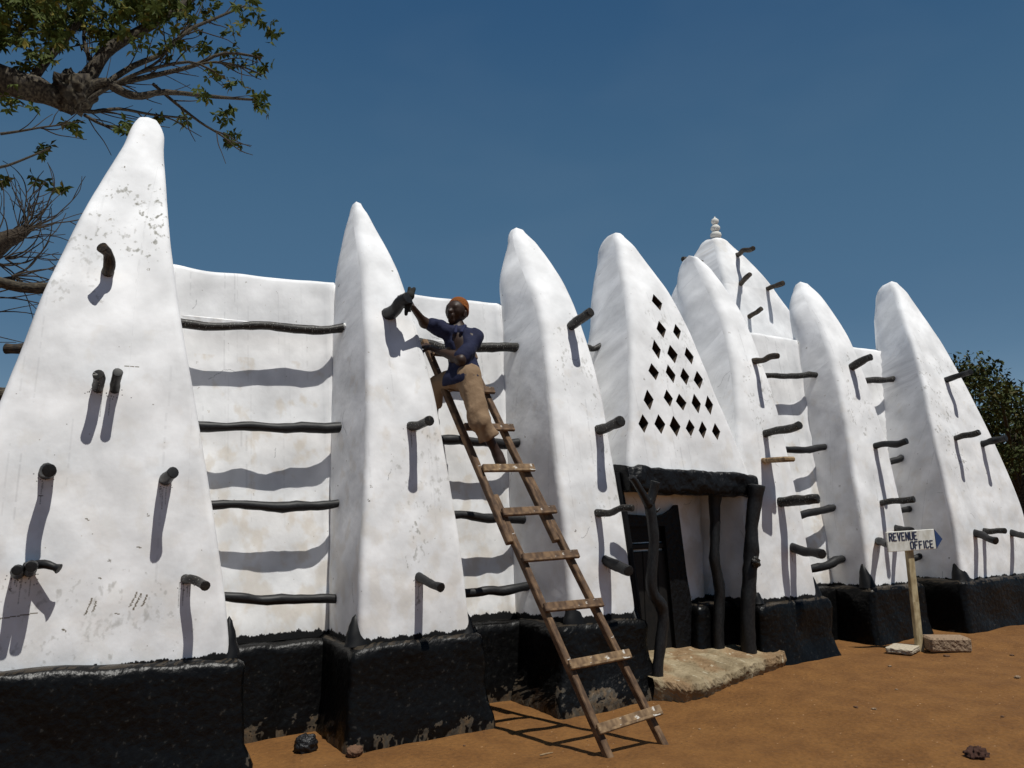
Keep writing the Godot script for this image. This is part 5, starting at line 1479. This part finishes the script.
	[-0.26,4.88,-5.90,0.006,-0.22,4.93,-5.95,0.005,-0.18,5.00,-5.99,0.005,-0.14,5.07,-6.04,0.004],
	[-0.50,4.57,-5.74,0.010,-0.43,4.62,-5.71,0.009,-0.36,4.66,-5.69,0.008,-0.30,4.72,-5.67,0.007,-0.25,4.80,-5.64,0.006,-0.21,4.88,-5.62,0.005,-0.17,4.96,-5.60,0.004],
	[-0.13,5.87,-5.90,0.006,-0.15,5.99,-5.94,0.006,-0.18,6.11,-5.98,0.005,-0.22,6.23,-6.02,0.004],
	[-0.37,5.18,-5.64,0.012,-0.27,5.30,-5.61,0.011,-0.20,5.43,-5.59,0.009,-0.16,5.58,-5.57,0.008,-0.12,5.73,-5.54,0.007,-0.14,5.89,-5.52,0.005,-0.21,6.01,-5.49,0.004],
	[-0.86,5.31,-5.90,0.006,-0.87,5.42,-5.97,0.005,-0.89,5.53,-6.05,0.004,-0.91,5.63,-6.12,0.004],
	[-0.93,5.39,-5.90,0.006,-0.99,5.43,-5.92,0.005,-1.06,5.46,-5.94,0.004,-1.13,5.47,-5.97,0.003],
	[-0.72,5.05,-6.10,0.014,-0.77,5.17,-6.14,0.012,-0.82,5.29,-6.17,0.010,-0.88,5.41,-6.20,0.009,-0.96,5.51,-6.24,0.007,-1.04,5.59,-6.27,0.005,-1.14,5.65,-6.30,0.004],
	[-0.42,5.73,-5.90,0.006,-0.37,5.87,-5.99,0.006,-0.32,6.02,-6.09,0.005,-0.26,6.17,-6.18,0.004],
	[-0.48,5.22,-6.02,0.012,-0.44,5.40,-6.03,0.010,-0.43,5.60,-6.05,0.009,-0.43,5.79,-6.06,0.008,-0.48,5.97,-6.08,0.007,-0.59,6.10,-6.09,0.005,-0.72,6.18,-6.11,0.004],
	[-0.44,4.60,-5.90,0.006,-0.41,4.53,-5.90,0.005,-0.37,4.47,-5.90,0.004,-0.32,4.42,-5.90,0.004],
	[-0.69,4.77,-5.90,0.012,-0.61,4.74,-5.94,0.011,-0.52,4.70,-5.99,0.009,-0.45,4.64,-6.04,0.008,-0.37,4.58,-6.08,0.007,-0.29,4.52,-6.13,0.005,-0.20,4.47,-6.17,0.004],
	[-0.09,4.77,-5.90,0.006,0.01,4.74,-5.92,0.005,0.10,4.70,-5.95,0.005,0.19,4.66,-5.97,0.004],
	[0.06,4.82,-5.90,0.006,0.11,4.95,-6.00,0.006,0.16,5.09,-6.09,0.005,0.20,5.23,-6.19,0.004],
	[-0.49,4.52,-5.53,0.012,-0.36,4.59,-5.57,0.011,-0.23,4.65,-5.61,0.009,-0.09,4.70,-5.65,0.008,0.06,4.76,-5.69,0.007,0.20,4.82,-5.73,0.005,0.35,4.89,-5.77,0.004],
	[0.09,5.72,-5.90,0.007,0.13,5.83,-5.87,0.006,0.17,5.94,-5.85,0.005,0.22,6.05,-5.82,0.004],
	[-0.37,5.24,-5.82,0.009,-0.24,5.32,-5.81,0.008,-0.11,5.41,-5.80,0.008,-0.01,5.54,-5.79,0.007,0.09,5.68,-5.78,0.006,0.17,5.84,-5.77,0.005,0.18,6.02,-5.76,0.004],
	[-0.60,4.88,-6.05,0.011,-0.46,4.94,-6.04,0.010,-0.34,5.06,-6.04,0.009,-0.26,5.22,-6.04,0.007,-0.24,5.41,-6.03,0.006,-0.27,5.59,-6.03,0.005,-0.35,5.75,-6.02,0.004],
	[-0.53,5.65,-5.90,0.006,-0.54,5.77,-5.96,0.005,-0.56,5.89,-6.02,0.005,-0.59,6.01,-6.08,0.004],
	[-0.37,5.24,-5.83,0.011,-0.41,5.38,-5.84,0.010,-0.47,5.51,-5.85,0.009,-0.53,5.64,-5.86,0.007,-0.58,5.77,-5.87,0.006,-0.63,5.91,-5.88,0.005,-0.68,6.04,-5.89,0.004],
	[-0.27,4.56,-5.90,0.006,-0.24,4.50,-5.88,0.005,-0.21,4.44,-5.86,0.004,-0.18,4.39,-5.84,0.004],
	[-0.19,4.58,-5.90,0.006,-0.14,4.58,-5.94,0.005,-0.09,4.59,-5.97,0.005,-0.03,4.60,-6.01,0.004],
	[-0.51,4.63,-5.97,0.010,-0.44,4.60,-5.99,0.009,-0.36,4.60,-6.01,0.008,-0.28,4.59,-6.03,0.007,-0.20,4.62,-6.05,0.006,-0.12,4.66,-6.07,0.005,-0.05,4.72,-6.09,0.004],
	[-0.19,5.01,-5.90,0.006,-0.21,5.17,-6.00,0.005,-0.24,5.32,-6.10,0.005,-0.27,5.47,-6.19,0.004],
	[-0.13,5.19,-5.90,0.006,-0.06,5.31,-5.95,0.006,-0.01,5.45,-6.01,0.005,0.03,5.59,-6.06,0.004],
	[-0.51,4.66,-6.08,0.014,-0.38,4.75,-6.05,0.012,-0.28,4.89,-6.03,0.011,-0.19,5.05,-6.01,0.009,-0.13,5.22,-5.98,0.007,-0.12,5.40,-5.96,0.006,-0.14,5.59,-5.94,0.004],
	[-0.36,5.56,-5.90,0.006,-0.29,5.60,-5.90,0.005,-0.22,5.64,-5.91,0.005,-0.15,5.69,-5.91,0.004],
	[-0.30,5.69,-5.90,0.006,-0.23,5.76,-5.98,0.006,-0.17,5.84,-6.06,0.005,-0.10,5.91,-6.15,0.004],
	[-0.48,5.21,-6.00,0.007,-0.47,5.35,-5.99,0.007,-0.43,5.47,-5.97,0.006,-0.36,5.58,-5.95,0.006,-0.31,5.70,-5.94,0.005,-0.27,5.83,-5.92,0.004,-0.21,5.95,-5.91,0.004],
	[-0.69,5.43,-5.90,0.006,-0.68,5.51,-5.89,0.005,-0.68,5.59,-5.89,0.004,-0.70,5.67,-5.88,0.004],
	[-0.75,5.53,-5.90,0.006,-0.75,5.60,-5.87,0.005,-0.75,5.67,-5.83,0.004,-0.75,5.74,-5.80,0.003],
	[-0.57,5.02,-5.64,0.009,-0.58,5.13,-5.60,0.008,-0.61,5.23,-5.57,0.007,-0.67,5.31,-5.53,0.006,-0.72,5.39,-5.50,0.005,-0.80,5.43,-5.46,0.004,-0.89,5.46,-5.42,0.004],
	[-0.28,5.30,-5.90,0.006,-0.21,5.32,-5.99,0.006,-0.14,5.33,-6.07,0.005,-0.06,5.35,-6.16,0.004],
	[-0.56,4.99,-5.53,0.008,-0.46,5.03,-5.54,0.007,-0.37,5.12,-5.54,0.007,-0.28,5.19,-5.55,0.006,-0.18,5.26,-5.56,0.005,-0.08,5.34,-5.56,0.005,0.00,5.44,-5.57,0.004],
	[-0.57,5.14,-5.90,0.006,-0.53,5.13,-5.83,0.005,-0.48,5.12,-5.77,0.004,-0.44,5.10,-5.70,0.003],
	[-0.73,5.06,-6.15,0.010,-0.67,5.11,-6.15,0.009,-0.63,5.17,-6.15,0.008,-0.58,5.22,-6.15,0.007,-0.54,5.29,-6.16,0.006,-0.50,5.35,-6.16,0.005,-0.46,5.41,-6.16,0.004],
	[-0.32,4.32,-5.90,0.006,-0.25,4.28,-6.00,0.005,-0.18,4.22,-6.10,0.005,-0.13,4.16,-6.20,0.004],
	[-0.71,4.85,-6.17,0.009,-0.59,4.75,-6.14,0.008,-0.48,4.65,-6.11,0.007,-0.39,4.51,-6.08,0.007,-0.32,4.36,-6.05,0.006,-0.27,4.20,-6.02,0.005,-0.22,4.03,-5.99,0.004],
	[-0.46,5.56,-5.90,0.006,-0.51,5.67,-6.00,0.005,-0.55,5.77,-6.10,0.005,-0.60,5.87,-6.20,0.004],
	[-0.49,5.69,-5.90,0.006,-0.53,5.75,-5.90,0.005,-0.57,5.81,-5.90,0.004,-0.61,5.88,-5.89,0.004],
	[-0.48,5.16,-5.82,0.009,-0.48,5.28,-5.80,0.008,-0.47,5.40,-5.78,0.007,-0.46,5.52,-5.76,0.006,-0.48,5.63,-5.75,0.006,-0.50,5.75,-5.73,0.005,-0.56,5.84,-5.71,0.004],
	[-0.58,4.78,-5.71,0.013,-0.51,4.73,-5.70,0.012,-0.44,4.69,-5.69,0.010,-0.36,4.65,-5.68,0.009,-0.28,4.62,-5.66,0.007,-0.21,4.58,-5.65,0.005,-0.14,4.51,-5.64,0.004],
	[-0.38,5.51,-5.90,0.006,-0.34,5.59,-5.95,0.005,-0.28,5.65,-5.99,0.005,-0.23,5.72,-6.04,0.004],
	[-0.41,5.63,-5.90,0.006,-0.37,5.71,-5.93,0.005,-0.33,5.77,-5.96,0.005,-0.28,5.84,-5.99,0.004],
	[-0.47,5.10,-5.63,0.009,-0.42,5.20,-5.64,0.008,-0.38,5.32,-5.66,0.007,-0.38,5.44,-5.67,0.007,-0.40,5.55,-5.68,0.006,-0.45,5.65,-5.69,0.005,-0.51,5.74,-5.71,0.004],
	[-0.59,4.83,-5.89,0.012,-0.50,4.83,-5.85,0.011,-0.41,4.87,-5.81,0.009,-0.34,4.93,-5.77,0.008,-0.26,5.00,-5.74,0.007,-0.19,5.07,-5.70,0.005,-0.13,5.15,-5.66,0.004],
	[0.08,5.43,-5.90,0.007,0.17,5.38,-5.87,0.006,0.27,5.33,-5.83,0.005,0.36,5.26,-5.80,0.004],
	[0.23,5.49,-5.90,0.007,0.34,5.50,-5.94,0.006,0.45,5.53,-5.97,0.005,0.57,5.53,-6.01,0.004],
	[-0.37,5.20,-5.69,0.012,-0.22,5.25,-5.72,0.010,-0.08,5.33,-5.75,0.009,0.08,5.39,-5.78,0.008,0.23,5.46,-5.81,0.007,0.39,5.52,-5.84,0.005,0.56,5.55,-5.87,0.004],
	[-0.16,5.43,-5.90,0.006,-0.15,5.49,-5.87,0.005,-0.15,5.55,-5.84,0.005,-0.13,5.60,-5.81,0.004],
	[-0.37,5.22,-5.76,0.009,-0.30,5.27,-5.76,0.008,-0.23,5.33,-5.75,0.007,-0.16,5.38,-5.74,0.006,-0.08,5.43,-5.73,0.006,-0.02,5.49,-5.72,0.005,0.06,5.55,-5.71,0.004],
	[-0.09,4.95,-5.90,0.006,-0.02,4.90,-5.90,0.005,0.06,4.86,-5.90,0.005,0.15,4.83,-5.91,0.004],
	[-0.58,4.75,-5.58,0.009,-0.47,4.82,-5.57,0.008,-0.35,4.85,-5.55,0.007,-0.22,4.85,-5.54,0.006,-0.09,4.85,-5.53,0.005,0.04,4.87,-5.52,0.005,0.17,4.88,-5.50,0.004],
	[-0.15,4.56,-5.90,0.006,-0.08,4.62,-5.94,0.005,-0.01,4.69,-5.99,0.005,0.06,4.76,-6.03,0.004],
	[-0.04,4.51,-5.90,0.006,0.01,4.46,-5.97,0.005,0.08,4.41,-6.04,0.005,0.14,4.37,-6.11,0.004],
	[-0.52,4.68,-6.13,0.011,-0.40,4.66,-6.14,0.010,-0.28,4.66,-6.15,0.009,-0.16,4.63,-6.17,0.007,-0.04,4.58,-6.18,0.006,0.07,4.52,-6.20,0.005,0.18,4.44,-6.21,0.004],
	[-0.67,5.71,-5.90,0.006,-0.74,5.77,-5.83,0.005,-0.80,5.83,-5.76,0.004,-0.85,5.90,-5.69,0.003],
	[-0.70,4.93,-5.72,0.010,-0.68,5.12,-5.76,0.009,-0.64,5.32,-5.80,0.008,-0.65,5.51,-5.85,0.007,-0.67,5.71,-5.89,0.006,-0.73,5.89,-5.93,0.005,-0.83,6.04,-5.97,0.004],
	[-0.37,4.81,-5.90,0.006,-0.34,4.86,-5.85,0.005,-0.30,4.90,-5.79,0.004,-0.27,4.94,-5.74,0.004],
	[-0.71,4.82,-6.08,0.014,-0.63,4.81,-6.12,0.012,-0.55,4.84,-6.15,0.010,-0.46,4.87,-6.19,0.009,-0.38,4.90,-6.23,0.007,-0.30,4.97,-6.26,0.006,-0.25,5.06,-6.30,0.004],
	[-0.32,5.55,-5.90,0.006,-0.33,5.67,-5.97,0.005,-0.34,5.78,-6.04,0.005,-0.35,5.90,-6.10,0.004],
	[-0.48,5.17,-5.87,0.013,-0.40,5.26,-5.84,0.012,-0.34,5.38,-5.80,0.010,-0.32,5.50,-5.76,0.008,-0.29,5.63,-5.73,0.007,-0.28,5.75,-5.69,0.005,-0.30,5.87,-5.65,0.004],
	[-0.38,5.62,-5.90,0.006,-0.34,5.67,-5.84,0.005,-0.30,5.72,-5.77,0.004,-0.26,5.76,-5.71,0.004],
	[-0.35,5.74,-5.90,0.006,-0.30,5.79,-5.88,0.005,-0.25,5.85,-5.86,0.005,-0.20,5.89,-5.84,0.004],
	[-0.38,5.29,-5.98,0.009,-0.39,5.42,-6.02,0.008,-0.38,5.56,-6.07,0.007,-0.39,5.70,-6.11,0.006,-0.36,5.83,-6.15,0.006,-0.35,5.98,-6.19,0.005,-0.31,6.11,-6.24,0.004],
	[-1.42,3.28,-6.00,0.011,-1.08,3.26,-5.93,0.008,-0.74,3.21,-5.87,0.006,-0.40,3.07,-5.80,0.004],
	[-0.83,4.34,-6.00,0.011,-0.53,4.34,-5.93,0.009,-0.24,4.41,-5.87,0.006,0.05,4.47,-5.80,0.004],
	[-1.33,3.46,-6.00,0.011,-1.08,3.37,-5.93,0.008,-0.82,3.28,-5.87,0.006,-0.56,3.17,-5.80,0.004],
	[-1.36,3.41,-6.00,0.011,-1.07,3.58,-5.93,0.008,-0.75,3.73,-5.87,0.006,-0.40,3.76,-5.80,0.004],
	[-1.24,3.64,-6.00,0.011,-0.98,3.39,-5.93,0.008,-0.72,3.13,-5.87,0.006,-0.49,2.83,-5.80,0.004],
	[-1.09,3.95,-6.00,0.011,-0.80,4.06,-5.93,0.009,-0.50,4.18,-5.87,0.006,-0.19,4.27,-5.80,0.004],
	[-0.83,4.34,-6.00,0.011,-0.44,4.34,-5.93,0.009,-0.05,4.27,-5.87,0.006,0.34,4.17,-5.80,0.004],
	[-0.83,4.34,-6.00,0.011,-0.59,4.42,-5.93,0.009,-0.35,4.52,-5.87,0.006,-0.11,4.58,-5.80,0.004],
	[-1.14,3.85,-6.00,0.011,-0.85,3.89,-5.93,0.009,-0.55,3.82,-5.87,0.006,-0.25,3.75,-5.80,0.004],
	[-1.03,4.06,-6.00,0.011,-0.69,4.14,-5.93,0.009,-0.33,4.16,-5.87,0.006,0.04,4.08,-5.80,0.004]
]
const CLUMPS := [2.67,9.21,-6.50,0.17,9, 2.44,8.26,-5.86,0.17,9, 2.38,7.51,-5.51,0.17,9, 1.97,7.49,-6.07,0.12,7, 2.12,7.24,-6.32,0.14,8, 2.14,7.91,-5.83,0.17,8, 1.76,7.86,-5.72,0.14,7, 1.66,8.76,-6.62,0.17,9, 1.47,7.34,-6.36,0.10,6, 1.07,7.25,-6.17,0.07,4, 0.03,6.81,-5.99,0.10,6, -0.25,6.56,-6.32,0.08,5, -0.61,6.85,-5.78,0.15,7, -0.73,7.16,-6.34,0.11,6, 2.15,8.90,-5.43,0.18,9, 2.04,8.91,-6.21,0.17,8, 1.44,8.98,-6.39,0.18,9, 1.78,9.40,-6.59,0.17,8, 2.01,8.76,-6.52,0.12,6, 2.19,8.57,-6.40,0.12,6, 1.60,7.43,-5.46,0.11,5, 1.12,8.28,-6.12,0.12,6, 1.29,8.43,-6.08,0.12,6, 0.74,7.89,-5.36,0.14,7, 0.56,6.64,-5.35,0.07,4, 0.70,6.77,-5.63,0.07,3, -0.30,6.10,-6.36,0.08,3, -0.06,5.96,-6.24,0.10,3, -0.67,5.89,-5.99,0.06,3, 2.52,9.35,-6.34,0.12,6, -1.02,8.03,-6.21,0.19,9, -0.61,8.61,-6.40,0.19,9, -0.07,8.57,-6.36,0.19,9, 0.91,8.59,-5.65,0.19,9, 0.58,8.55,-5.86,0.19,9, -0.96,8.33,-6.08,0.19,9, -0.31,8.76,-6.04,0.19,9, -0.48,8.24,-5.84,0.19,9, 0.63,8.75,-5.74,0.19,9, 0.84,9.34,-6.67,0.19,9, -1.00,8.00,-5.52,0.19,9, -1.11,8.24,-6.05,0.19,9, -0.05,8.91,-6.22,0.19,9, -0.28,8.06,-5.36,0.19,9, 1.17,8.76,-5.64,0.19,9, -1.22,8.35,-6.21,0.19,9, 1.36,9.58,-6.67,0.19,9, -0.79,8.25,-6.09,0.19,9, 0.56,8.67,-6.08,0.19,9, 0.51,8.60,-6.18,0.19,9, -0.39,9.01,-6.56,0.19,9, 0.78,9.19,-5.89,0.19,9, 0.36,8.96,-6.34,0.19,9, 0.37,8.54,-5.63,0.19,9, 0.40,8.83,-5.96,0.19,9, 0.71,9.09,-6.29,0.19,9, -0.70,8.13,-5.54,0.19,9, -1.17,8.71,-6.07,0.19,9, -0.63,8.56,-6.58,0.19,9, 0.90,9.07,-6.31,0.19,9, 0.26,8.68,-6.63,0.19,9, -1.19,8.06,-6.10,0.19,9, 0.92,8.70,-5.43,0.19,9, 1.07,8.14,-5.38,0.19,9, -0.87,8.19,-5.79,0.19,9, 0.75,9.01,-6.48,0.19,9, -1.01,8.30,-6.36,0.19,9, 1.04,9.13,-6.42,0.19,9, -0.63,8.50,-6.18,0.19,9, 0.17,8.24,-5.81,0.19,9, -0.20,8.65,-6.67,0.19,9, -0.05,8.56,-6.01,0.19,9, 1.02,8.99,-6.10,0.19,9, 0.92,8.62,-5.77,0.19,9, -0.41,7.81,-5.54,0.19,9, -0.32,8.73,-6.14,0.19,9, -0.38,7.97,-5.86,0.19,9, -0.12,8.40,-6.32,0.19,9, -0.38,8.35,-6.06,0.19,9, 1.03,8.69,-5.81,0.19,9, -0.97,8.84,-6.63,0.19,9, 0.07,8.61,-5.98,0.19,9, 0.02,8.62,-6.00,0.19,9, 0.93,9.06,-6.44,0.19,9, 1.13,9.36,-6.35,0.19,9, 1.10,8.77,-5.55,0.19,9, -0.73,8.26,-6.21,0.19,9, 0.97,8.88,-6.43,0.19,9, 0.24,8.30,-6.30,0.19,9, -0.81,7.87,-5.97,0.19,9, -0.36,8.11,-6.14,0.19,9, 0.72,8.94,-6.21,0.19,9, -1.04,8.19,-6.25,0.19,9, -1.23,8.51,-6.40,0.19,9, 0.80,8.76,-5.99,0.19,9, -0.10,8.42,-5.86,0.19,9, 1.17,9.44,-6.58,0.19,9, 0.77,8.58,-5.87,0.19,9, -0.11,8.21,-6.27,0.19,9, 0.94,8.50,-5.33,0.19,9, 0.55,8.24,-5.39,0.19,9, 0.26,8.58,-6.52,0.19,9, -0.03,8.49,-5.73,0.19,9, -0.76,8.46,-6.22,0.19,9, 1.20,9.42,-6.54,0.19,9, 1.28,8.67,-5.47,0.19,9, 0.04,8.26,-5.43,0.19,9, -0.84,8.15,-5.60,0.19,9, -0.40,8.18,-5.81,0.19,9, 1.08,8.71,-5.33,0.19,9, -0.59,7.55,-5.92,0.12,6, -0.78,7.64,-5.75,0.12,6, -0.87,7.78,-5.79,0.12,6, -0.25,7.69,-5.50,0.12,6, -0.24,7.78,-5.50,0.12,6, -0.61,8.04,-6.27,0.12,6, 0.36,8.55,-6.41,0.12,6, -0.42,7.63,-5.94,0.12,6, -0.19,7.98,-5.87,0.12,6, 0.53,8.47,-6.21,0.12,6, -0.84,7.69,-5.50,0.12,6, -0.37,7.42,-5.51,0.12,6, -0.63,7.76,-5.74,0.12,6, 0.18,8.24,-5.95,0.12,6, -1.01,7.44,-5.73,0.12,6, -0.97,7.91,-6.43,0.12,6]

func leaf(st: SurfaceTool, at: Vector3, dir: Vector3, nrm: Vector3, L: float, w: float, c: Color) -> void:
	var s := dir.cross(nrm).normalized()
	var n := s.cross(dir).normalized()
	var b := at + dir * L * 0.5
	var tip := at + dir * L - n * L * 0.12
	var l := b + s * w + n * w * 0.35
	var r := b - s * w + n * w * 0.35
	st.set_color(c)
	for t in [[at, l, b], [l, tip, b], [at, b, r], [b, tip, r]]:
		var f: Vector3 = (t[2] - t[0]).cross(t[1] - t[0]).normalized()
		for v in t:
			st.set_normal(f)
			st.add_vertex(v)

func leaf_mat() -> StandardMaterial3D:
	var m := mat(Color.WHITE, 0.65)
	m.metallic_specular = 0.2
	m.vertex_color_use_as_albedo = true
	m.cull_mode = BaseMaterial3D.CULL_DISABLED
	m.backlight_enabled = true
	m.backlight = lin(0.03, 0.045, 0.006)
	return m

func build_trees() -> void:
	var r := RandomNumberGenerator.new()
	r.seed = 9
	var tree := add(Node3D.new(), "overhanging_tree", self) as Node3D
	tag(tree, "large tree with leafy overhanging limb behind the scuffed corner buttress", "tree")
	put(tube([Vector3(-4.9, -0.3, -6.6), Vector3(-4.8, 1.0, -6.5), Vector3(-4.5, 2.5, -6.3), Vector3(-4.2, 4.2, -6.1), Vector3(-4.0, 5.4, -6.0), Vector3(-3.6, 6.3, -6.0)], [0.62, 0.5, 0.44, 0.40, 0.36, 0.3], 16, 0.2, 2, 4), M.bark, "trunk", tree)
	for i in LIMBS.size():
		var q: Array = LIMBS[i]
		var pts := []
		var rr := []
		for k in range(0, q.size(), 4):
			pts.append(Vector3(q[k], q[k + 1], q[k + 2]))
			rr.append(q[k + 3])
		if i == 0:
			pts.push_front(Vector3(-4.05, 5.3, -6.0)); rr.push_front(0.3)
		if i == 18:
			pts.push_front(Vector3(-4.7, 1.6, -6.4)); rr.push_front(0.2)
		if i == 17:
			pts.push_front(Vector3(-4.6, 2.2, -6.3)); rr.push_front(0.25)
		put(tube(pts, rr, 12 if i < 3 or i == 17 else 6, 0.25 if i < 3 or i == 17 else 0.05, i), M.bark if i < 17 else M.bare, "limb" if rr[0] > 0.05 else "twig", tree)
	var knob := put(rock(Vector3(0.5, 0.52, 0.5), 0.35, 12), M.bark, "knob", tree)
	knob.position = Vector3(0.02, 7.28, -6.0)
	var st := new_st()
	for k in range(0, CLUMPS.size(), 5):
		var c := Vector3(CLUMPS[k], CLUMPS[k + 1], CLUMPS[k + 2])
		var R: float = CLUMPS[k + 3]
		for j in int(CLUMPS[k + 4]):
			var p := c + Vector3(r.randfn(0, R * 0.55), r.randfn(0, R * 0.5), r.randfn(0, R * 0.6))
			# a rosette of leaflets on a short stalk
			var ax := Vector3(r.randfn(0, 1), r.randfn(0.2, 0.8), r.randfn(0, 1)).normalized()
			var u := ax.cross(Vector3(0.3, 0.8, 0.5)).normalized()
			var v := ax.cross(u)
			var n := r.randi_range(4, 7)
			for i in n:
				var an := TAU * i / n + r.randf() * 0.5
				var d := (u * cos(an) + v * sin(an) + ax * 0.25 - Vector3(0, 0.6, 0)).normalized()
				var g := r.randf_range(0.8, 1.25)
				var col := Color(0.058 * g, 0.074 * g, 0.018 * g)
				if r.randf() < 0.13: col = Color(0.13 * g, 0.11 * g, 0.025 * g)
				leaf(st, p, d, ax, r.randf_range(0.085, 0.145), r.randf_range(0.020, 0.032), col)
	var fol := commit(st, leaf_mat(), "foliage", tree)
	fol.set_meta("kind", "stuff")
	# distant trees past the far corner
	for q in [[Vector3(30.5, 0.0, -10.5), 5.6, 7.4, 1, "dark green tree showing past the far corner buttress"]]:
		far_tree(q[0], q[1], q[2], q[3], q[4])

func far_tree(at: Vector3, rad: float, top: float, seed_: int, label: String) -> void:
	var r := RandomNumberGenerator.new()
	r.seed = 300 + seed_
	var tree := add(Node3D.new(), "broadleaf_tree", self) as Node3D
	tree.position = at
	tag(tree, label, "tree")
	put(tube([Vector3(0, -0.3, 0), Vector3(0.1, 1.2, 0), Vector3(0.0, 2.6, 0.1), Vector3(0.1, 4.2, 0)], [0.45, 0.35, 0.3, 0.18], 12, 0.2, 3), M.bark, "trunk", tree)
	var st := new_st()
	var cl := []
	for i in 70:
		var d := Vector3(r.randfn(0, 1), r.randfn(0.1, 0.75), r.randfn(0, 1)).normalized() * pow(r.randf(), 0.4)
		cl.append(Vector3(d.x * rad, top * 0.55 + d.y * top * 0.42, d.z * rad))
	for i in cl.size():
		if i % 3 == 0: put(tube([Vector3(0, 1.8, 0), cl[i] * 0.5 + Vector3(0, 1.2, 0), cl[i]], [0.12, 0.07, 0.03], 6), M.bark, "limb", tree)
		var R := r.randf_range(0.7, 1.25)
		var tone := r.randf_range(0.75, 1.2)
		for j in 330:
			var e := Vector3(r.randfn(0, 1), r.randfn(0, 1), r.randfn(0, 1)).normalized() * R * pow(r.randf(), 0.45)
			e.y *= 0.7
			var d := Vector3(r.randfn(0, 1), r.randfn(-0.2, 1), r.randfn(0, 1)).normalized()
			var g := tone * r.randf_range(0.7, 1.3)
			var col := Color(0.046 * g, 0.054 * g, 0.018 * g)
			if r.randf() < 0.15: col = Color(0.07 * g, 0.06 * g, 0.022 * g)
			leaf(st, cl[i] + e, d, Vector3(r.randfn(0, 1), 1, r.randfn(0, 1)).normalized(), r.randf_range(0.14, 0.26), r.randf_range(0.035, 0.065), col)
	var f := commit(st, leaf_mat(), "crown", tree)
	f.set_meta("kind", "stuff")

# ---------------------------------------------------------------- scene
# clear dry-season sky: deep blue overhead, paler through dusty air lower down, unseen horizon band brightened to lift shadows
func clear_sky() -> ImageTexture:
	var W := 1024
	var H := 512
	var im := Image.create(W, H, false, Image.FORMAT_RGBF)
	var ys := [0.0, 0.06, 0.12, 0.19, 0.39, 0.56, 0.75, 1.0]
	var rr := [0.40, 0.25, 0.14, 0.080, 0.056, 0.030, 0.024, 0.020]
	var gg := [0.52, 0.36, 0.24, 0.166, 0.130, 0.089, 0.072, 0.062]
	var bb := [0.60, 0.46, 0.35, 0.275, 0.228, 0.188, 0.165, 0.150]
	var n := noise(91, 0.9, 4)
	for i in H:
		var el := (0.5 - (i + 0.5) / H) * PI
		var y := sin(el)
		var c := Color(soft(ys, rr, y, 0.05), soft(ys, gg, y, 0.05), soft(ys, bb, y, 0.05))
		for j in W:
			var q := c
			if y < 0.0: q = Color(0.16, 0.085, 0.045)
			elif y < 0.6:
				var az := TAU * j / W
				var v := n.get_noise_3d(cos(az) * 3.0, y * 9.0, sin(az) * 3.0)
				q = c.lerp(Color(0.30, 0.36, 0.42), clampf(v * 0.05, 0.0, 0.02))
			im.set_pixel(j, i, q)
	return ImageTexture.create_from_image(im)

func _ready() -> void:
	var cam := Camera3D.new()
	add(cam, "camera", self)
	cam.fov = rad_to_deg(2.0 * atan(384.0 / 800.0))
	cam.near = 0.05
	cam.far = 2000.0
	cam.transform = Transform3D(Basis(Vector3(0.86467668, -0.01858085, 0.50198506), Vector3(-0.06291956, 0.98743937, 0.14492968), Vector3(-0.49837272, -0.15690199, 0.8526467)), Vector3(0.0, 1.6, 5.562))
	cam.current = true
	var sky := PanoramaSkyMaterial.new()
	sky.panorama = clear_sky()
	var env := Environment.new()
	env.background_mode = Environment.BG_SKY
	env.sky = Sky.new()
	env.sky.sky_material = sky
	env.tonemap_mode = Environment.TONE_MAPPER_LINEAR
	env.tonemap_exposure = 1.0
	env.sdfgi_enabled = true
	env.ssao_enabled = true
	env.ssil_enabled = true
	var we := WorldEnvironment.new()
	we.environment = env
	we.name = "world_environment"
	add_child(we)
	var sun := DirectionalLight3D.new()
	add(sun, "sun", self)
	sun.light_energy = 1.34
	sun.light_color = Color(1.0, 0.99, 0.965)
	sun.light_angular_distance = 0.5
	sun.shadow_enabled = true
	sun.look_at_from_position(Vector3.ZERO, -SUN, Vector3(0, 0, 1))
	rng.seed = 20
	lump = noise(1, 0.05, 2)
	fine = noise(2, 0.05, 3)
	make_materials()
	build_ground()
	build_mosque()
	build_ladder()
	build_person()
	build_sign()
	build_small()
	build_trees()
